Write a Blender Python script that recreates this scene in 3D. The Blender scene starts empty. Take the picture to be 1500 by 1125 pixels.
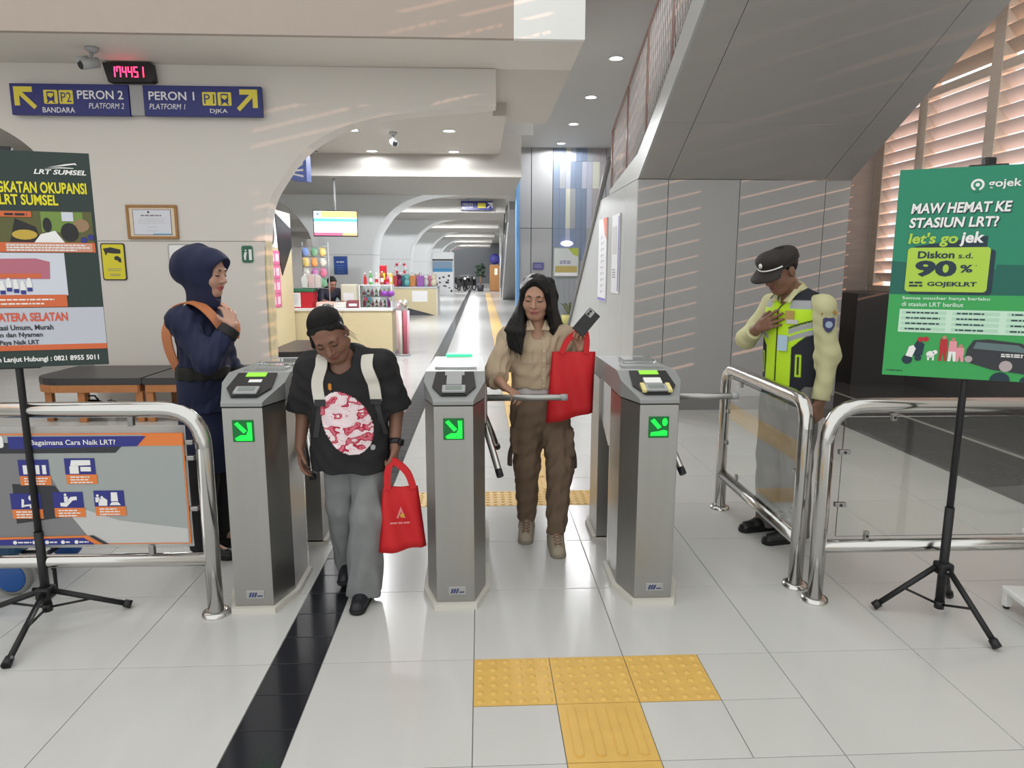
import bpy, bmesh, math, random
import numpy as np
from mathutils import Vector, Matrix, Euler
random.seed(7); rng = np.random.default_rng(5)
SC = bpy.context.scene
COL = SC.collection
R = math.radians
# ---------------------------------------------------------------- camera, world, sun, exposure
cd = bpy.data.cameras.new('camera'); cam = bpy.data.objects.new('camera', cd); COL.objects.link(cam)
SC.camera = cam
cd.sensor_fit = 'HORIZONTAL'; cd.sensor_width = 36.0; cd.lens = 36.0 * 1010.0 / 1500.0
cd.clip_start = 0.05; cd.clip_end = 300
PITCH, YAW, ROLL = R(9.55), R(-2.57), R(-0.06)
cam.location = (0.037, -2.54, 1.544)
cam.rotation_mode = 'QUATERNION'
cam.rotation_quaternion = (Euler((0, 0, YAW)).to_quaternion() @ Euler((R(90) - PITCH, 0, 0)).to_quaternion()
                           @ Euler((0, 0, -ROLL)).to_quaternion())

W = bpy.data.worlds.new('sky'); SC.world = W; W.use_nodes = True
wn = W.node_tree.nodes; bg = wn['Background']
bg.inputs[0].default_value = (0.99, 1.0, 0.97, 1); bg.inputs[1].default_value = 0.84

sd = bpy.data.lights.new('low_sun', 'SUN'); sun = bpy.data.objects.new('low_sun', sd); COL.objects.link(sun)
sd.energy = 2.6; sd.angle = R(0.3); sd.color = (1.0, 0.52, 0.32)
SUN_DIR = Vector((-1.0, 0.62, -0.235)).normalized()
sun.rotation_euler = SUN_DIR.to_track_quat('-Z', 'Y').to_euler(); sun.location = (9, -3, 6)

vs = SC.view_settings
vs.view_transform = 'Standard'; vs.look = 'None'; vs.gamma = 1.0; vs.use_curve_mapping = False
vs.exposure = 0.66

# ---------------------------------------------------------------- materials
MATS = {}
def srgb(h):
    if isinstance(h, str):
        c = [int(h[i:i + 2], 16) / 255 for i in (0, 2, 4)]
    else:
        c = [v / 255 for v in h]
    return tuple(v / 12.92 if v <= 0.04045 else ((v + 0.055) / 1.055) ** 2.4 for v in c)
def mat(name, col, rough=0.6, metal=0.0, noise=0.0, nscale=8.0, bump=0.0, bscale=60.0, spec=0.5, trans=0.0,
        emit=None, estr=0.0, alpha=1.0, coat=0.0, sheen=0.0, stretch=None, attr=False, ior=1.45, sss=0.0):
    if name in MATS: return MATS[name]
    m = bpy.data.materials.new(name); m.use_nodes = True
    nt = m.node_tree; N = nt.nodes; L = nt.links; b = N['Principled BSDF']
    c = srgb(col) if isinstance(col, (str, list)) else col
    b.inputs['Base Color'].default_value = (*c, 1)
    b.inputs['Roughness'].default_value = rough; b.inputs['Metallic'].default_value = metal
    b.inputs['Specular IOR Level'].default_value = spec; b.inputs['IOR'].default_value = ior
    b.inputs['Transmission Weight'].default_value = trans; b.inputs['Alpha'].default_value = alpha
    b.inputs['Coat Weight'].default_value = coat; b.inputs['Sheen Weight'].default_value = sheen
    if sss:
        b.inputs['Subsurface Weight'].default_value = sss; b.inputs['Subsurface Scale'].default_value = 0.01
    if emit is not None:
        e = srgb(emit) if isinstance(emit, str) else emit
        b.inputs['Emission Color'].default_value = (*e, 1); b.inputs['Emission Strength'].default_value = estr
    tc = N.new('ShaderNodeTexCoord'); vec = tc.outputs['Object']
    if stretch:
        mp = N.new('ShaderNodeMapping'); mp.inputs['Scale'].default_value = stretch; L.new(vec, mp.inputs['Vector']); vec = mp.outputs[0]
    src = None
    if attr:
        at_ = N.new('ShaderNodeAttribute'); at_.attribute_name = 'Col'; src = at_.outputs['Color']
        L.new(src, b.inputs['Base Color'])
    # every surface gets a little tonal variation
    nz = N.new('ShaderNodeTexNoise'); nz.inputs['Scale'].default_value = nscale; nz.inputs['Detail'].default_value = 4
    L.new(vec, nz.inputs['Vector'])
    mr = N.new('ShaderNodeMapRange'); a = max(noise, 0.02)
    mr.inputs['To Min'].default_value = 1 - a; mr.inputs['To Max'].default_value = 1 + a
    L.new(nz.outputs['Fac'], mr.inputs['Value'])
    mx = N.new('ShaderNodeMix'); mx.data_type = 'RGBA'; mx.blend_type = 'MULTIPLY'; mx.inputs['Factor'].default_value = 1
    if src: L.new(src, mx.inputs['A'])
    else: mx.inputs['A'].default_value = (*c, 1)
    L.new(mr.outputs[0], mx.inputs['B']); L.new(mx.outputs['Result'], b.inputs['Base Color'])
    if bump:
        n2 = N.new('ShaderNodeTexNoise'); n2.inputs['Scale'].default_value = bscale; n2.inputs['Detail'].default_value = 3
        L.new(vec, n2.inputs['Vector'])
        bp = N.new('ShaderNodeBump'); bp.inputs['Strength'].default_value = bump; bp.inputs['Distance'].default_value = 0.01
        L.new(n2.outputs['Fac'], bp.inputs['Height']); L.new(bp.outputs[0], b.inputs['Normal'])
    MATS[name] = m
    return m
def glow(name, col, s): return mat(name, col, 0.5, emit=col, estr=s)

# ---------------------------------------------------------------- mesh builder
class MB:
    def __init__(s): s.v = []; s.f = []; s.sm = []
    def add(s, vs, fs, smooth=False):
        o = len(s.v); s.v += [tuple(v) for v in vs]
        for f in fs: s.f.append(tuple(i + o for i in f)); s.sm.append(smooth)
        return s
    def box(s, x0, x1, y0, y1, z0, z1):
        return s.add([(x0,y0,z0),(x1,y0,z0),(x1,y1,z0),(x0,y1,z0),(x0,y0,z1),(x1,y0,z1),(x1,y1,z1),(x0,y1,z1)],
                     [(0,3,2,1),(4,5,6,7),(0,1,5,4),(1,2,6,5),(2,3,7,6),(3,0,4,7)])
    def bbox(s, x0, x1, y0, y1, z0, z1, b=0.004):
        "box with chamfered edges"
        bm = bmesh.new(); bmesh.ops.create_cube(bm, size=1)
        for v in bm.verts: v.co = Vector((x0 + (v.co.x + .5) * (x1 - x0), y0 + (v.co.y + .5) * (y1 - y0), z0 + (v.co.z + .5) * (z1 - z0)))
        bmesh.ops.bevel(bm, geom=bm.edges[:], offset=b, segments=2, affect='EDGES', profile=0.5)
        bm.verts.index_update(); s.add([v.co[:] for v in bm.verts], [[v.index for v in f.verts] for f in bm.faces]); bm.free(); return s
    def prism(s, pts, a0, a1, axis='y', smooth=False):
        "2D polygon extruded; axis y: pts are (x,z); axis z: (x,y); axis x: (y,z)"
        def P(p, a):
            return {'y': (p[0], a, p[1]), 'z': (p[0], p[1], a), 'x': (a, p[0], p[1])}[axis]
        n = len(pts); ar = sum(pts[i][0] * pts[(i + 1) % n][1] - pts[(i + 1) % n][0] * pts[i][1] for i in range(n))
        if (ar > 0) == (axis == 'y'): pts = pts[::-1]   # normals out
        vs = [P(p, a0) for p in pts] + [P(p, a1) for p in pts]
        fs = [tuple(range(n))[::-1], tuple(range(n, 2 * n))] + [(i, (i + 1) % n, n + (i + 1) % n, n + i) for i in range(n)]
        o = len(s.v); s.v += vs
        for k, f in enumerate(fs): s.f.append(tuple(i + o for i in f)); s.sm.append(smooth and k > 1)
        return s
    def tube(s, pts, r, n=12, cap=True, closed=False, smooth=True):
        pts = [Vector(p) for p in pts]; m = len(pts)
        rr = r if isinstance(r, (list, tuple)) else [r] * m
        up = None; rings = []
        for i, p in enumerate(pts):
            if closed: t = (pts[(i + 1) % m] - pts[i - 1]).normalized()
            else: t = (pts[min(i + 1, m - 1)] - pts[max(i - 1, 0)]).normalized()
            if up is None:
                up = t.orthogonal().normalized()
            up = (up - t * up.dot(t)).normalized(); w = t.cross(up)
            rings.append([p + (up * math.cos(2 * math.pi * k / n) + w * math.sin(2 * math.pi * k / n)) * rr[i] for k in range(n)])
        vs = [v for ring in rings for v in ring]; fs = []
        for i in range(m if closed else m - 1):
            a = i * n; b = ((i + 1) % m) * n
            for k in range(n): fs.append((a + k, a + (k + 1) % n, b + (k + 1) % n, b + k))
        s.add(vs, fs, smooth)
        if cap and not closed:
            o = len(s.v) - len(vs)
            s.f.append(tuple(o + k for k in range(n))[::-1]); s.sm.append(False)
            s.f.append(tuple(o + (m - 1) * n + k for k in range(n))); s.sm.append(False)
        return s
    def cyl(s, p0, p1, r, n=20, r2=None): return s.tube([p0, p1], [r, r if r2 is None else r2], n)
    def lathe(s, prof, c=(0, 0, 0), n=24, axis='z'):
        vs = []; fs = []; m = len(prof)
        for (r, h) in prof:
            for k in range(n):
                a = 2 * math.pi * k / n; x, y = r * math.cos(a), r * math.sin(a)
                vs.append({'z': (c[0] + x, c[1] + y, c[2] + h), 'y': (c[0] + x, c[1] + h, c[2] + y), 'x': (c[0] + h, c[1] + x, c[2] + y)}[axis])
        for i in range(m - 1):
            for k in range(n):
                q = (i * n + k, i * n + (k + 1) % n, (i + 1) * n + (k + 1) % n, (i + 1) * n + k)
                fs.append(q[::-1] if axis == 'y' else q)
        return s.add(vs, fs, True)
    def ell(s, c, r, n=14, m=9):
        prof = [(max(1e-4, math.sin(math.pi * i / m)), -math.cos(math.pi * i / m)) for i in range(m + 1)]
        vs = []; fs = []
        for (q, h) in prof:
            for k in range(n):
                a = 2 * math.pi * k / n; vs.append((c[0] + r[0] * q * math.cos(a), c[1] + r[1] * q * math.sin(a), c[2] + r[2] * h))
        for i in range(m):
            for k in range(n): fs.append((i * n + k, i * n + (k + 1) % n, (i + 1) * n + (k + 1) % n, (i + 1) * n + k))
        return s.add(vs, fs, True)
    def xf(s, M, i0=0):
        s.v[i0:] = [tuple(M @ Vector(v)) for v in s.v[i0:]]; return s
    def mesh(s, name, m):
        me = bpy.data.meshes.new(name); me.from_pydata(s.v, [], s.f); me.polygons.foreach_set('use_smooth', s.sm)
        me.materials.append(m); me.update(); return me
    def build(s, name, m, parent=None, **kw): return obj(name, s.mesh(name, m), parent, **kw)
def obj(name, me, parent=None, loc=None, rot=None, label=None):
    o = bpy.data.objects.new(name, me); COL.objects.link(o)
    if parent: o.parent = parent
    if loc is not None: o.location = loc
    if rot is not None: o.rotation_euler = rot
    if label: o['label'] = label
    return o
def tag(o, label, cat, group=None, kind=None):
    o['label'] = label
    if cat: o['category'] = cat
    if group: o['group'] = group
    if kind: o['kind'] = kind
    return o
def thing(name, label, cat, loc=(0, 0, 0), rot=(0, 0, 0), group=None):
    o = bpy.data.objects.new(name, None); COL.objects.link(o); o.empty_display_size = 0.1
    o.location = loc; o.rotation_euler = rot
    return tag(o, label, cat, group)
def struct(o, label=None):
    o['kind'] = 'structure'
    if label: o['label'] = label
    return o
def sempty(name, label, loc=(0, 0, 0)):
    o = bpy.data.objects.new(name, None); COL.objects.link(o); o.location = loc; o['kind'] = 'structure'; o['label'] = label
    return o
def copy_tree(o, parent=None):
    c = o.copy(); COL.objects.link(c); c.parent = parent
    for ch in list(o.children): copy_tree(ch, c)
    return c
def noauto(me): return me
def rrect(x0, z0, x1, z1, r, n=5):
    pts = []
    for cx, cz, a0 in ((x1 - r, z1 - r, 0), (x0 + r, z1 - r, 90), (x0 + r, z0 + r, 180), (x1 - r, z0 + r, 270)):
        for i in range(n + 1):
            a = R(a0 + 90 * i / n); pts.append((cx + r * math.cos(a), cz + r * math.sin(a)))
    return pts
# ---------------------------------------------------------------- lettering (built-in font turned to mesh), fitted to a box
def text(s, box, m, parent, y=-0.001, bold=0.0, shear=0.0, name='lettering', depth=0.0006, spacing=1.0):
    "box = x0,z0,x1,z1 on the parent's local xz plane, faces -y; bounding box of the glyphs fills it exactly"
    cu = bpy.data.curves.new('t', 'FONT'); cu.body = s; cu.offset = bold; cu.shear = shear; cu.space_character = spacing
    cu.resolution_u = 3; cu.fill_mode = 'FRONT'
    t = bpy.data.objects.new('t', cu); COL.objects.link(t)
    dg = bpy.context.evaluated_depsgraph_get()
    me = bpy.data.meshes.new_from_object(t.evaluated_get(dg)); bpy.data.objects.remove(t); bpy.data.curves.remove(cu)
    n = len(me.vertices); co = np.zeros(n * 3); me.vertices.foreach_get('co', co); co = co.reshape(-1, 3)
    lo = co.min(0); hi = co.max(0)
    x0, z0, x1, z1 = box
    out = np.zeros_like(co)
    out[:, 0] = x0 + (co[:, 0] - lo[0]) / max(hi[0] - lo[0], 1e-6) * (x1 - x0)
    out[:, 2] = z0 + (co[:, 1] - lo[1]) / max(hi[1] - lo[1], 1e-6) * (z1 - z0)
    out[:, 1] = y
    me.vertices.foreach_set('co', out.ravel()); me.materials.clear(); me.materials.append(m); me.name = name; me.update()
    return obj(name, me, parent)
def flat(pts, m, parent, y=-0.001, name='print', th=0.0008):
    "thin printed shape on local xz plane facing -y"
    return MB().prism(pts, y, y + th, 'y').build(name, m, parent)
def rect(x0, z0, x1, z1, m, parent, y=-0.001, name='print', th=0.0008):
    return flat([(x0, z0), (x1, z0), (x1, z1), (x0, z1)], m, parent, y, name, th)
def multi(polys, m, parent, y=-0.001, name='print', th=0.0008):
    b = MB()
    for p in polys: b.prism(p, y, y + th, 'y')
    return b.build(name, m, parent)
def circ(cx, cz, r, n=20, a0=0, a1=360, rz=None):
    rz = rz or r
    k = n if a1 - a0 < 360 else n - 1
    return [(cx + r * math.cos(R(a0 + (a1 - a0) * i / n)), cz + rz * math.sin(R(a0 + (a1 - a0) * i / n))) for i in range(k + 1)]
def lines(x0, x1, zs, h, m, parent, y=-0.001, jitter=0.25, name='small_print'):
    "rows of tiny illegible print: broken dashes"
    b = MB(); rr = random.Random(int(abs(x0 * 977 + zs[0] * 531) * 100))
    for z in zs:
        x = x0; end = x1 - rr.random() * (x1 - x0) * jitter
        while x < end:
            w = min(h * (1.2 + 3 * rr.random()), end - x)
            b.prism([(x, z), (x + w, z), (x + w, z + h), (x, z + h)], y, y + 0.0006, 'y'); x += w + h * 0.6
    return b.build(name, m, parent)
# ================================================================= STRUCTURE
M_tile = mat('pale_floor_tile', (.56, .56, .545), 0.19, noise=.05, nscale=1.3, spec=.5)
M_grout = mat('grout', (.22, .22, .215), .8)
M_black = mat('black_granite', (.018, .019, .024), .14, noise=.25, nscale=40)
M_dark = mat('dark_granite', (.12, .118, .115), .16, noise=.2, nscale=30)
M_yel = mat('tactile_yellow', (.68, .43, .11), .5, noise=.12, nscale=14, bump=.1)
M_wall = mat('cream_paint', (.65, .62, .585), .55, noise=.02, nscale=2)
M_ceil = mat('ceiling_paint', (.56, .53, .485), .65, noise=.02, nscale=2)
M_ceilg = mat('ceiling_grey', (.52, .515, .50), .6, noise=.02)
M_grey = mat('grey_panel', (.37, .375, .38), .38, noise=.02, nscale=1.5, metal=.1)
M_soff = mat('stair_soffit_panel', (.38, .37, .36), .42, noise=.02, nscale=1.5, metal=.1)
M_seam = mat('dark_seam', (.05, .05, .05), .8)
M_white = mat('white_paint', (.78, .79, .79), .45)
M_wood = mat('louvre_wood', (.60, .50, .42), .55, noise=.12, nscale=5, stretch=(6, .5, 6))
M_slat = mat('louvre_slat_lit', (.78, .70, .68), .5, noise=.08, nscale=5)  # lower slats: their lit look put into a paler colour
M_brown = mat('brown_panel', (.40, .335, .30), .5, noise=.15, nscale=3, stretch=(1, 1, 8))
M_base = mat('skirting_grey', (.20, .20, .20), .4)

# ---- floor: grout bed with every tile its own piece
floor = struct(MB().box(-10, 6.0, -4.5, 75, -.12, -.004).build('floor', M_grout), 'glossy pale grey tiled station floor with a black strip')
def vis(x, y):
    d = Vector((x, y, 0)) - cam.location
    q = cam.rotation_quaternion.inverted() @ d
    if q.z > -.3: return False
    px = 750 + 1010 * q.x / -q.z; py = 562 - 1010 * q.y / -q.z
    return -140 < px < 1640 and py < 1330
xl = [-.8 - .6 * k for k in range(15)][::-1]
cols = [(xl[i], xl[i + 1]) for i in range(len(xl) - 1)] + [(-.6 + .6 * k, .6 * k) for k in range(7)]
rows = [(-3.0 + .6 * k, -2.4 + .6 * k) for k in range(124)]
def tile_mb(w, d, j=.0016, h=.012):
    return MB().bbox(j - w / 2, w / 2 - j, j - d / 2, d / 2 - j, -h, 0, .0012)
tactile = []   # (x0,y0,kind)
for k in range(3): tactile.append((.3 * k, -.3, 'dot'))
for y0 in (-.6, -.9, -1.2): tactile.append((.3, y0, 'bar'))
for k in range(-2, 4): tactile.append((.3 * k, 1.8, 'dot'))
y = 2.1
for k in range(130): tactile.append((.3, 2.1 + .3 * k, 'bar'))
tact = [(a, b) for a, b, c in tactile]
def covered(x0, x1, y0, y1):
    return [t for t in tact if t[0] < x1 - .01 and t[0] + .3 > x0 + .01 and t[1] < y1 - .01 and t[1] + .3 > y0 + .01]
me_full = tile_mb(.6, .6).mesh('floor_tile', M_tile)
me_half = tile_mb(.3, .3).mesh('floor_tile_quarter', M_tile)
me_side = tile_mb(.3, .6).mesh('floor_tile_half', M_tile)
full, part = [], []
for (y0, y1) in rows:
    for (x0, x1) in cols:
        cx, cy = (x0 + x1) / 2, (y0 + y1) / 2
        if not covered(x0, x1, y0, y1): full.append((cx, cy))
        else:
            for ax in (x0, x0 + .3):
                for ay in (y0, y0 + .3):
                    if not covered(ax, ax + .3, ay, ay + .3): part.append((ax + .15, ay + .15))
vf = sorted([p for p in full if vis(*p)], key=lambda p: (p[0] ** 2 + (p[1] + 2.54) ** 2))
near = set(vf[:240]); far = MB()
for p in full:
    if p in near: obj('floor_tile', me_full, floor, (p[0], p[1], 0))
    else:
        x, y = p; j = .299 if y < 25 else .3
        far.add([(x - j, y - j, 0), (x + j, y - j, 0), (x + j, y + j, 0), (x - j, y + j, 0)], [(0, 1, 2, 3)])
for x, y in part:
    if y < 6: obj('floor_tile', me_half, floor, (x, y, 0))
    else: far.add([(x - .149, y - .149, 0), (x + .149, y - .149, 0), (x + .149, y + .149, 0), (x - .149, y + .149, 0)], [(0, 1, 2, 3)])
fo = far.build('floor_tiling', M_tile, floor); fo['kind'] = 'stuff'
me_b = tile_mb(.2, .2).mesh('black_tile', M_black); farb = MB()
for k in range(-12, 375):
    y = .2 * k + .1
    if k < 60: obj('black_tile', me_b, floor, (-.7, y, 0))
    else: farb.box(-.799, -.601, y - .099, y + .099, -.012, 0)
fb = farb.build('black_tiling', M_black, floor); fb['kind'] = 'stuff'
me_d = tile_mb(.6, .6).mesh('dark_tile', M_dark); me_d2 = tile_mb(.72, .6).mesh('dark_tile', M_dark)
for (y0, y1) in rows[:19]:
    for x in (3.93, 4.86, 5.46):
        obj('dark_tile', me_d if x > 4.5 else me_d, floor, (x, (y0 + y1) / 2, 0))
    MB().bbox(4.232, 4.558, y0 + .0016, y1 - .0016, -.012, 0, .001).build('dark_tile', M_dark, floor)
    MB().bbox(3.602, 3.628, y0 + .0016, y1 - .0016, -.012, 0, .001).build('edge_strip', M_tile, floor)
MB().box(4.48, 4.53, -3, 8.4, -.012, .0012).build('pale_line', mat('pale_line', (.5, .49, .46), .3), floor)
# tactile pavers
def tactile_mesh(kind):
    b = MB().bbox(-.1485, .1485, -.1485, .1485, -.012, .001, .001)
    if kind == 'dot':
        for i in range(6):
            for j in range(6):
                x, y = -.125 + .05 * i, -.125 + .05 * j
                b.lathe([(.0145, .0005), (.0115, .0035), (.0075, .0048), (.0001, .0050)], (x, y, .0005), 8)
    else:
        for i in range(4):
            x = -.105 + .07 * i; pts = rrect(x - .0165, -.128, x + .0165, .128, .0164, 4)
            b.prism(pts, .0005, .0035, 'z'); b.prism(rrect(x - .0125, -.124, x + .0125, .124, .0124, 4), .003, .0052, 'z')
    return b.mesh('tactile_' + kind, M_yel)
mt = {'dot': tactile_mesh('dot'), 'bar': tactile_mesh('bar')}
fary = MB()
for i, (x, y, k) in enumerate(tactile):
    if y < 12: obj('tactile_tile', mt[k], floor, (x + .15, y + .15, 0))
    else: fary.box(x + .002, x + .298, y + .002, y + .298, -.01, .002)
o = fary.build('tactile_paving', M_yel, floor); o['kind'] = 'stuff'

# ---- arched rib walls: column flaring into beams
XC = -3.30
def arch_half():
    # distance from column axis, z
    return [(.86, 0), (.86, 1.0), (.86, 1.6), (.89, 2.0), (.95, 2.3), (1.10, 2.53), (1.30, 2.80), (1.62, 3.02), (2.02, 3.17), (2.55, 3.26), (3.3, 3.32), (3.52, 3.35)]
def smooth_poly(p, it=2):
    for _ in range(it):
        q = [p[0]]
        for a, b in zip(p, p[1:]): q += [(a[0] * .75 + b[0] * .25, a[1] * .75 + b[1] * .25), (a[0] * .25 + b[0] * .75, a[1] * .25 + b[1] * .75)]
        p = q + [p[-1]]
    return p
AH0 = smooth_poly(arch_half())
names = ['wall_near_arch', 'wall_middle_arch', 'wall_third_arch', 'wall_fourth_arch', 'wall_fifth_arch', 'wall_last_arch']
lab = ['cream wall with flaring arched sides carrying the platform sign', 'cream arched wall behind the kiosk with the television',
       'cream arched wall beyond the television wall', 'cream arched wall far down the corridor', 'cream arched wall near the corridor end', 'farthest cream arched wall before the shutter']
for i in range(6):
    Y0 = 5.6 + 8.15 * i if i else 5.6
    if i == 1: Y0 = 13.6
    T = .30 if i == 0 else 1.2; top = 3.725 if i == 0 else 3.9; XC = -3.30 if i == 0 else -3.09
    AH = [(x - (0 if i == 0 else .22), z) for x, z in AH0]
    wobj = sempty(names[i], lab[i], (XC, Y0, 0))
    GZ = 1.84
    low = [p for p in AH if p[1] < GZ]; hi = [p for p in AH if p[1] > GZ]
    gx = np.interp(GZ, [p[1] for p in AH], [p[0] for p in AH])
    lowp = low + [(gx, GZ - .004)]; hip = [(gx, GZ + .004)] + hi + [(3.52 - (0 if i == 0 else .22), top)]
    # the first wall is wider on its left side
    lw = (lambda x, z: x + .29 * max(0, min(1, (3.5 - x) / 2.6))) if i == 0 else (lambda x, z: x)
    L_ = [(x, z) for x, z in lowp] + [(-lw(x, z), z) for x, z in reversed(lowp)]
    H_ = [(x, z) for x, z in hip] + [(-lw(x, z), z) for x, z in reversed(hip)]
    MW = M_wall if i == 0 else mat('wall_paint_lit', (.80, .83, .84), .5)  # same cream walls; the corridor's cooler, brighter light is put into this colour
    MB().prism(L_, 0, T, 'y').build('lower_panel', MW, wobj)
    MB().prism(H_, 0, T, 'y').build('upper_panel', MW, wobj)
    cp = [(x - .006, z) for x, z in AH if z < 2.3]; cp = cp + [(-lw(x, z), z) for x, z in reversed(cp)]
    MB().prism(cp, .006, T - .006, 'y').build('core', mat('joint_grey', (.33, .32, .30), .7), wobj)

# ---- ceilings and bulkheads
def sbox(name, label, m, *b): return struct(MB().box(*b).build(name, m), label)
sbox('ceiling_near', 'low cream ceiling slab above the platform sign', mat('near_soffit_paint', (.70, .67, .62), .65), -10, 1.06, 4.62, 5.62, 3.73, 3.85)
sbox('ceiling_side', 'narrow cream ceiling strip beside the arched wall end', M_ceil, .22, 1.06, 5.62, 8.50, 3.73, 3.85)
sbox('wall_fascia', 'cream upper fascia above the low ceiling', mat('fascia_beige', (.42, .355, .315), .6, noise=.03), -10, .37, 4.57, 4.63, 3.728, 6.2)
sbox('wall_fascia_lit', 'upper fascia panel at the slab corner, its brighter light painted in as white', mat('fascia_lit_white', (.86, .87, .86), .5), .37, 1.06, 4.568, 4.63, 3.728, 6.2)  # stronger light on this end of the fascia, painted as white
sbox('wall_fascia_side', 'cream side of the upper slab', M_ceil, .95, 1.055, 4.75, 8.5, 3.85, 4.72)
sbox('ceiling_bay', 'cream ceiling with downlights behind the first arch', M_ceil, -10, .39, 7.2, 10.42, 3.56, 3.75)
sbox('ceiling_bay_front', 'cream ceiling strip just behind the first arch', M_ceil, -10, .21, 5.905, 7.2, 3.56, 3.75)
# access panel on that ceiling
for i in range(6):
    y0 = 10.4 + 8.15 * i; y1 = (13.6 if i == 0 else 5.6 + 8.15 * (i + 1)) + .02
    sbox('ceiling_beam' if i == 0 else 'ceiling_beam_far', ['deep cream beam across the corridor above the television', 'second deep cream beam down the corridor', 'third cream beam down the corridor', 'fourth cream beam down the corridor', 'fifth cream beam down the corridor', 'last cream beam before the shutter'][i],
         mat('beam_paint', (.47, .455, .425), .65), -10, .78, y0, y1, 3.17, 3.92)
    if i: sbox('ceiling_bay_far', ['', 'second cream ceiling bay down the corridor', 'third ceiling bay down the corridor', 'fourth ceiling bay down the corridor', 'fifth ceiling bay down the corridor', 'last ceiling bay of the corridor'][i], M_ceil, -10, .78, y1 - 8.13 if 0 else (13.6 if i == 1 else 5.6 + 8.15 * i) + 1.2, y0, 3.56, 3.7)
sbox('ceiling_high_side', 'grey ceiling recess beside the deep beam', M_ceilg, -1, .95, 4.64, 17.0, 4.70, 4.82)
sbox('wall_over_corridor', 'grey upright face above the far corridor mouth', M_ceilg, -1, 1.085, 16.86, 17.0, 3.90, 4.70)
sbox('wall_over_beam', 'grey upright face above the deep beam', M_ceilg, -1, 1.0, 10.5, 10.62, 3.92, 4.70)
sbox('ceiling_high', 'high grey ceiling with a row of downlights', M_ceilg, .95, 6.0, 4.62, 16.6, 4.70, 4.82)
sbox('wall_left', 'pale wall far on the left side', M_wall, -10.1, -9.9, -4, 75, 0, 6)
sbox('wall_shutter', 'grey roller shutter closing the far end of the corridor', mat('shutter_grey', (.20, .22, .25), .5, bump=.3, bscale=3, stretch=(0, 0, 30)), -10, 6, 68, 68.2, 0, 5)
# right side of the corridor
sbox('wall_corridor_right', 'pale grey corridor wall behind the escalator', M_grey, 2.2, 2.4, 16.72, 68, 0, 4.0)
sbox('ceiling_corridor_right', 'grey ceiling strip over the escalator', M_ceilg, .78, 2.4, 16.72, 68, 4.0, 4.1)
bw = sempty('wall_back', 'grey panelled back wall with vertical blue and cream stripes', (0, 16.5, 0))
MB().box(1.09, 6.0, .03, .2, 0, 4.75).build('backing', M_seam, bw)
px = [1.09, 1.62, 2.02, 2.16]
for a, b in ((1.09, 1.40), (1.41, 1.98), (3.42, 4.4), (4.41, 5.9)):
    for z0, z1 in ((0, 2.60), (2.612, 4.70)):
        MB().bbox(a + .004, b - .004, 0, .05, z0, z1, .003).build('wall_panel', M_grey, bw)
stripe = {'b': mat('stripe_blue', (.20, .25, .34), .5), 'l': mat('stripe_lavender', (.40, .42, .50), .5), 'c': mat('stripe_cream', (.56, .57, .48), .5), 'g': mat('stripe_grey', (.33, .35, .37), .5), 'm': mat('stripe_taupe', (.36, .34, .35), .5)}
xs = [1.99, 2.16, 2.33, 2.46, 2.60, 2.76, 2.90, 3.05, 3.24, 3.41]
pat = ['bbclbbgmm', 'bglbbllcm', 'bbcgbblmg', 'bblbbbgcg']
zz = [0, 1.75, 2.60, 3.65, 4.35, 4.70]
for r_, (z0, z1) in enumerate(zip(zz, zz[1:])):
    row = pat[(4 - r_) % 4] if r_ else 'ggggggggg'
    for k in range(9):
        MB().box(xs[k] + .002, xs[k + 1] - .002, 0, .05, z0 + .002, z1 - .002).build('stripe_panel', stripe[row[k]], bw)

# ---- staircase block on the right: panelled end wall, sloping soffit, side wall with notices, mesh balustrade
st = thing('staircase', 'grey panelled staircase enclosure rising towards the viewer above the guard', 'staircase', (0, 0, 0))
XL, XR, YF, ZC = 1.70, 3.95, 4.82, 2.46
MB().box(XL + .02, XR - .02, YF + .02, YF + .25, 0, ZC).build('end_core', M_seam, st)
xsm = [XL, 2.0, 2.76, 3.68, XR]
for a, b in zip(xsm, xsm[1:]):
    MB().bbox(a + (.003 if a > XL else -.02), b - .003, YF, YF + .03, .15, ZC - .004, .002).build('end_panel', M_grey, st)
MB().box(XL + .01, XR - .005, YF + .005, YF + .03, 0, .145).build('skirting', M_base, st)
SL = .50
def sof(y): return ZC + (YF - y) * SL
# soffit panels on the slope (drop .05 thick), laid out in rows and columns
ys = [YF, 4.02, 2.72, 1.3]
xg = [(XL, XL + .30), (XL + .30, XR - .30), (XR - .30, XR)]
for ya, yb in zip(ys, ys[1:]):
    for a, b in xg:
        b_ = MB(); e = .003
        p = [(ya - e, sof(ya - e)), (yb + e, sof(yb + e))]
        vs = [(a + e, p[0][0], p[0][1]), (b - e, p[0][0], p[0][1]), (b - e, p[1][0], p[1][1]), (a + e, p[1][0], p[1][1])]
        b_.add(vs + [(x, y, z + .03) for x, y, z in vs], [(0, 1, 2, 3), (7, 6, 5, 4), (0, 4, 5, 1), (1, 5, 6, 2), (2, 6, 7, 3), (3, 7, 4, 0)])
        b_.build('soffit_panel', M_soff, st)
MB().add([(XL + .01, YF, ZC + .02), (XR - .01, YF, ZC + .02), (XR - .01, 1.3, sof(1.3) + .02), (XL + .01, 1.3, sof(1.3) + .02),
          (XL + .01, YF + .3, ZC + .3), (XR - .01, YF + .3, ZC + .3), (XR - .01, 1.3, sof(1.3) + .3), (XL + .01, 1.3, sof(1.3) + .3)],
         [(0, 1, 2, 3), (7, 6, 5, 4), (0, 4, 5, 1), (1, 5, 6, 2), (2, 6, 7, 3), (3, 7, 4, 0)]).build('stair_core', M_seam, st)
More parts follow.
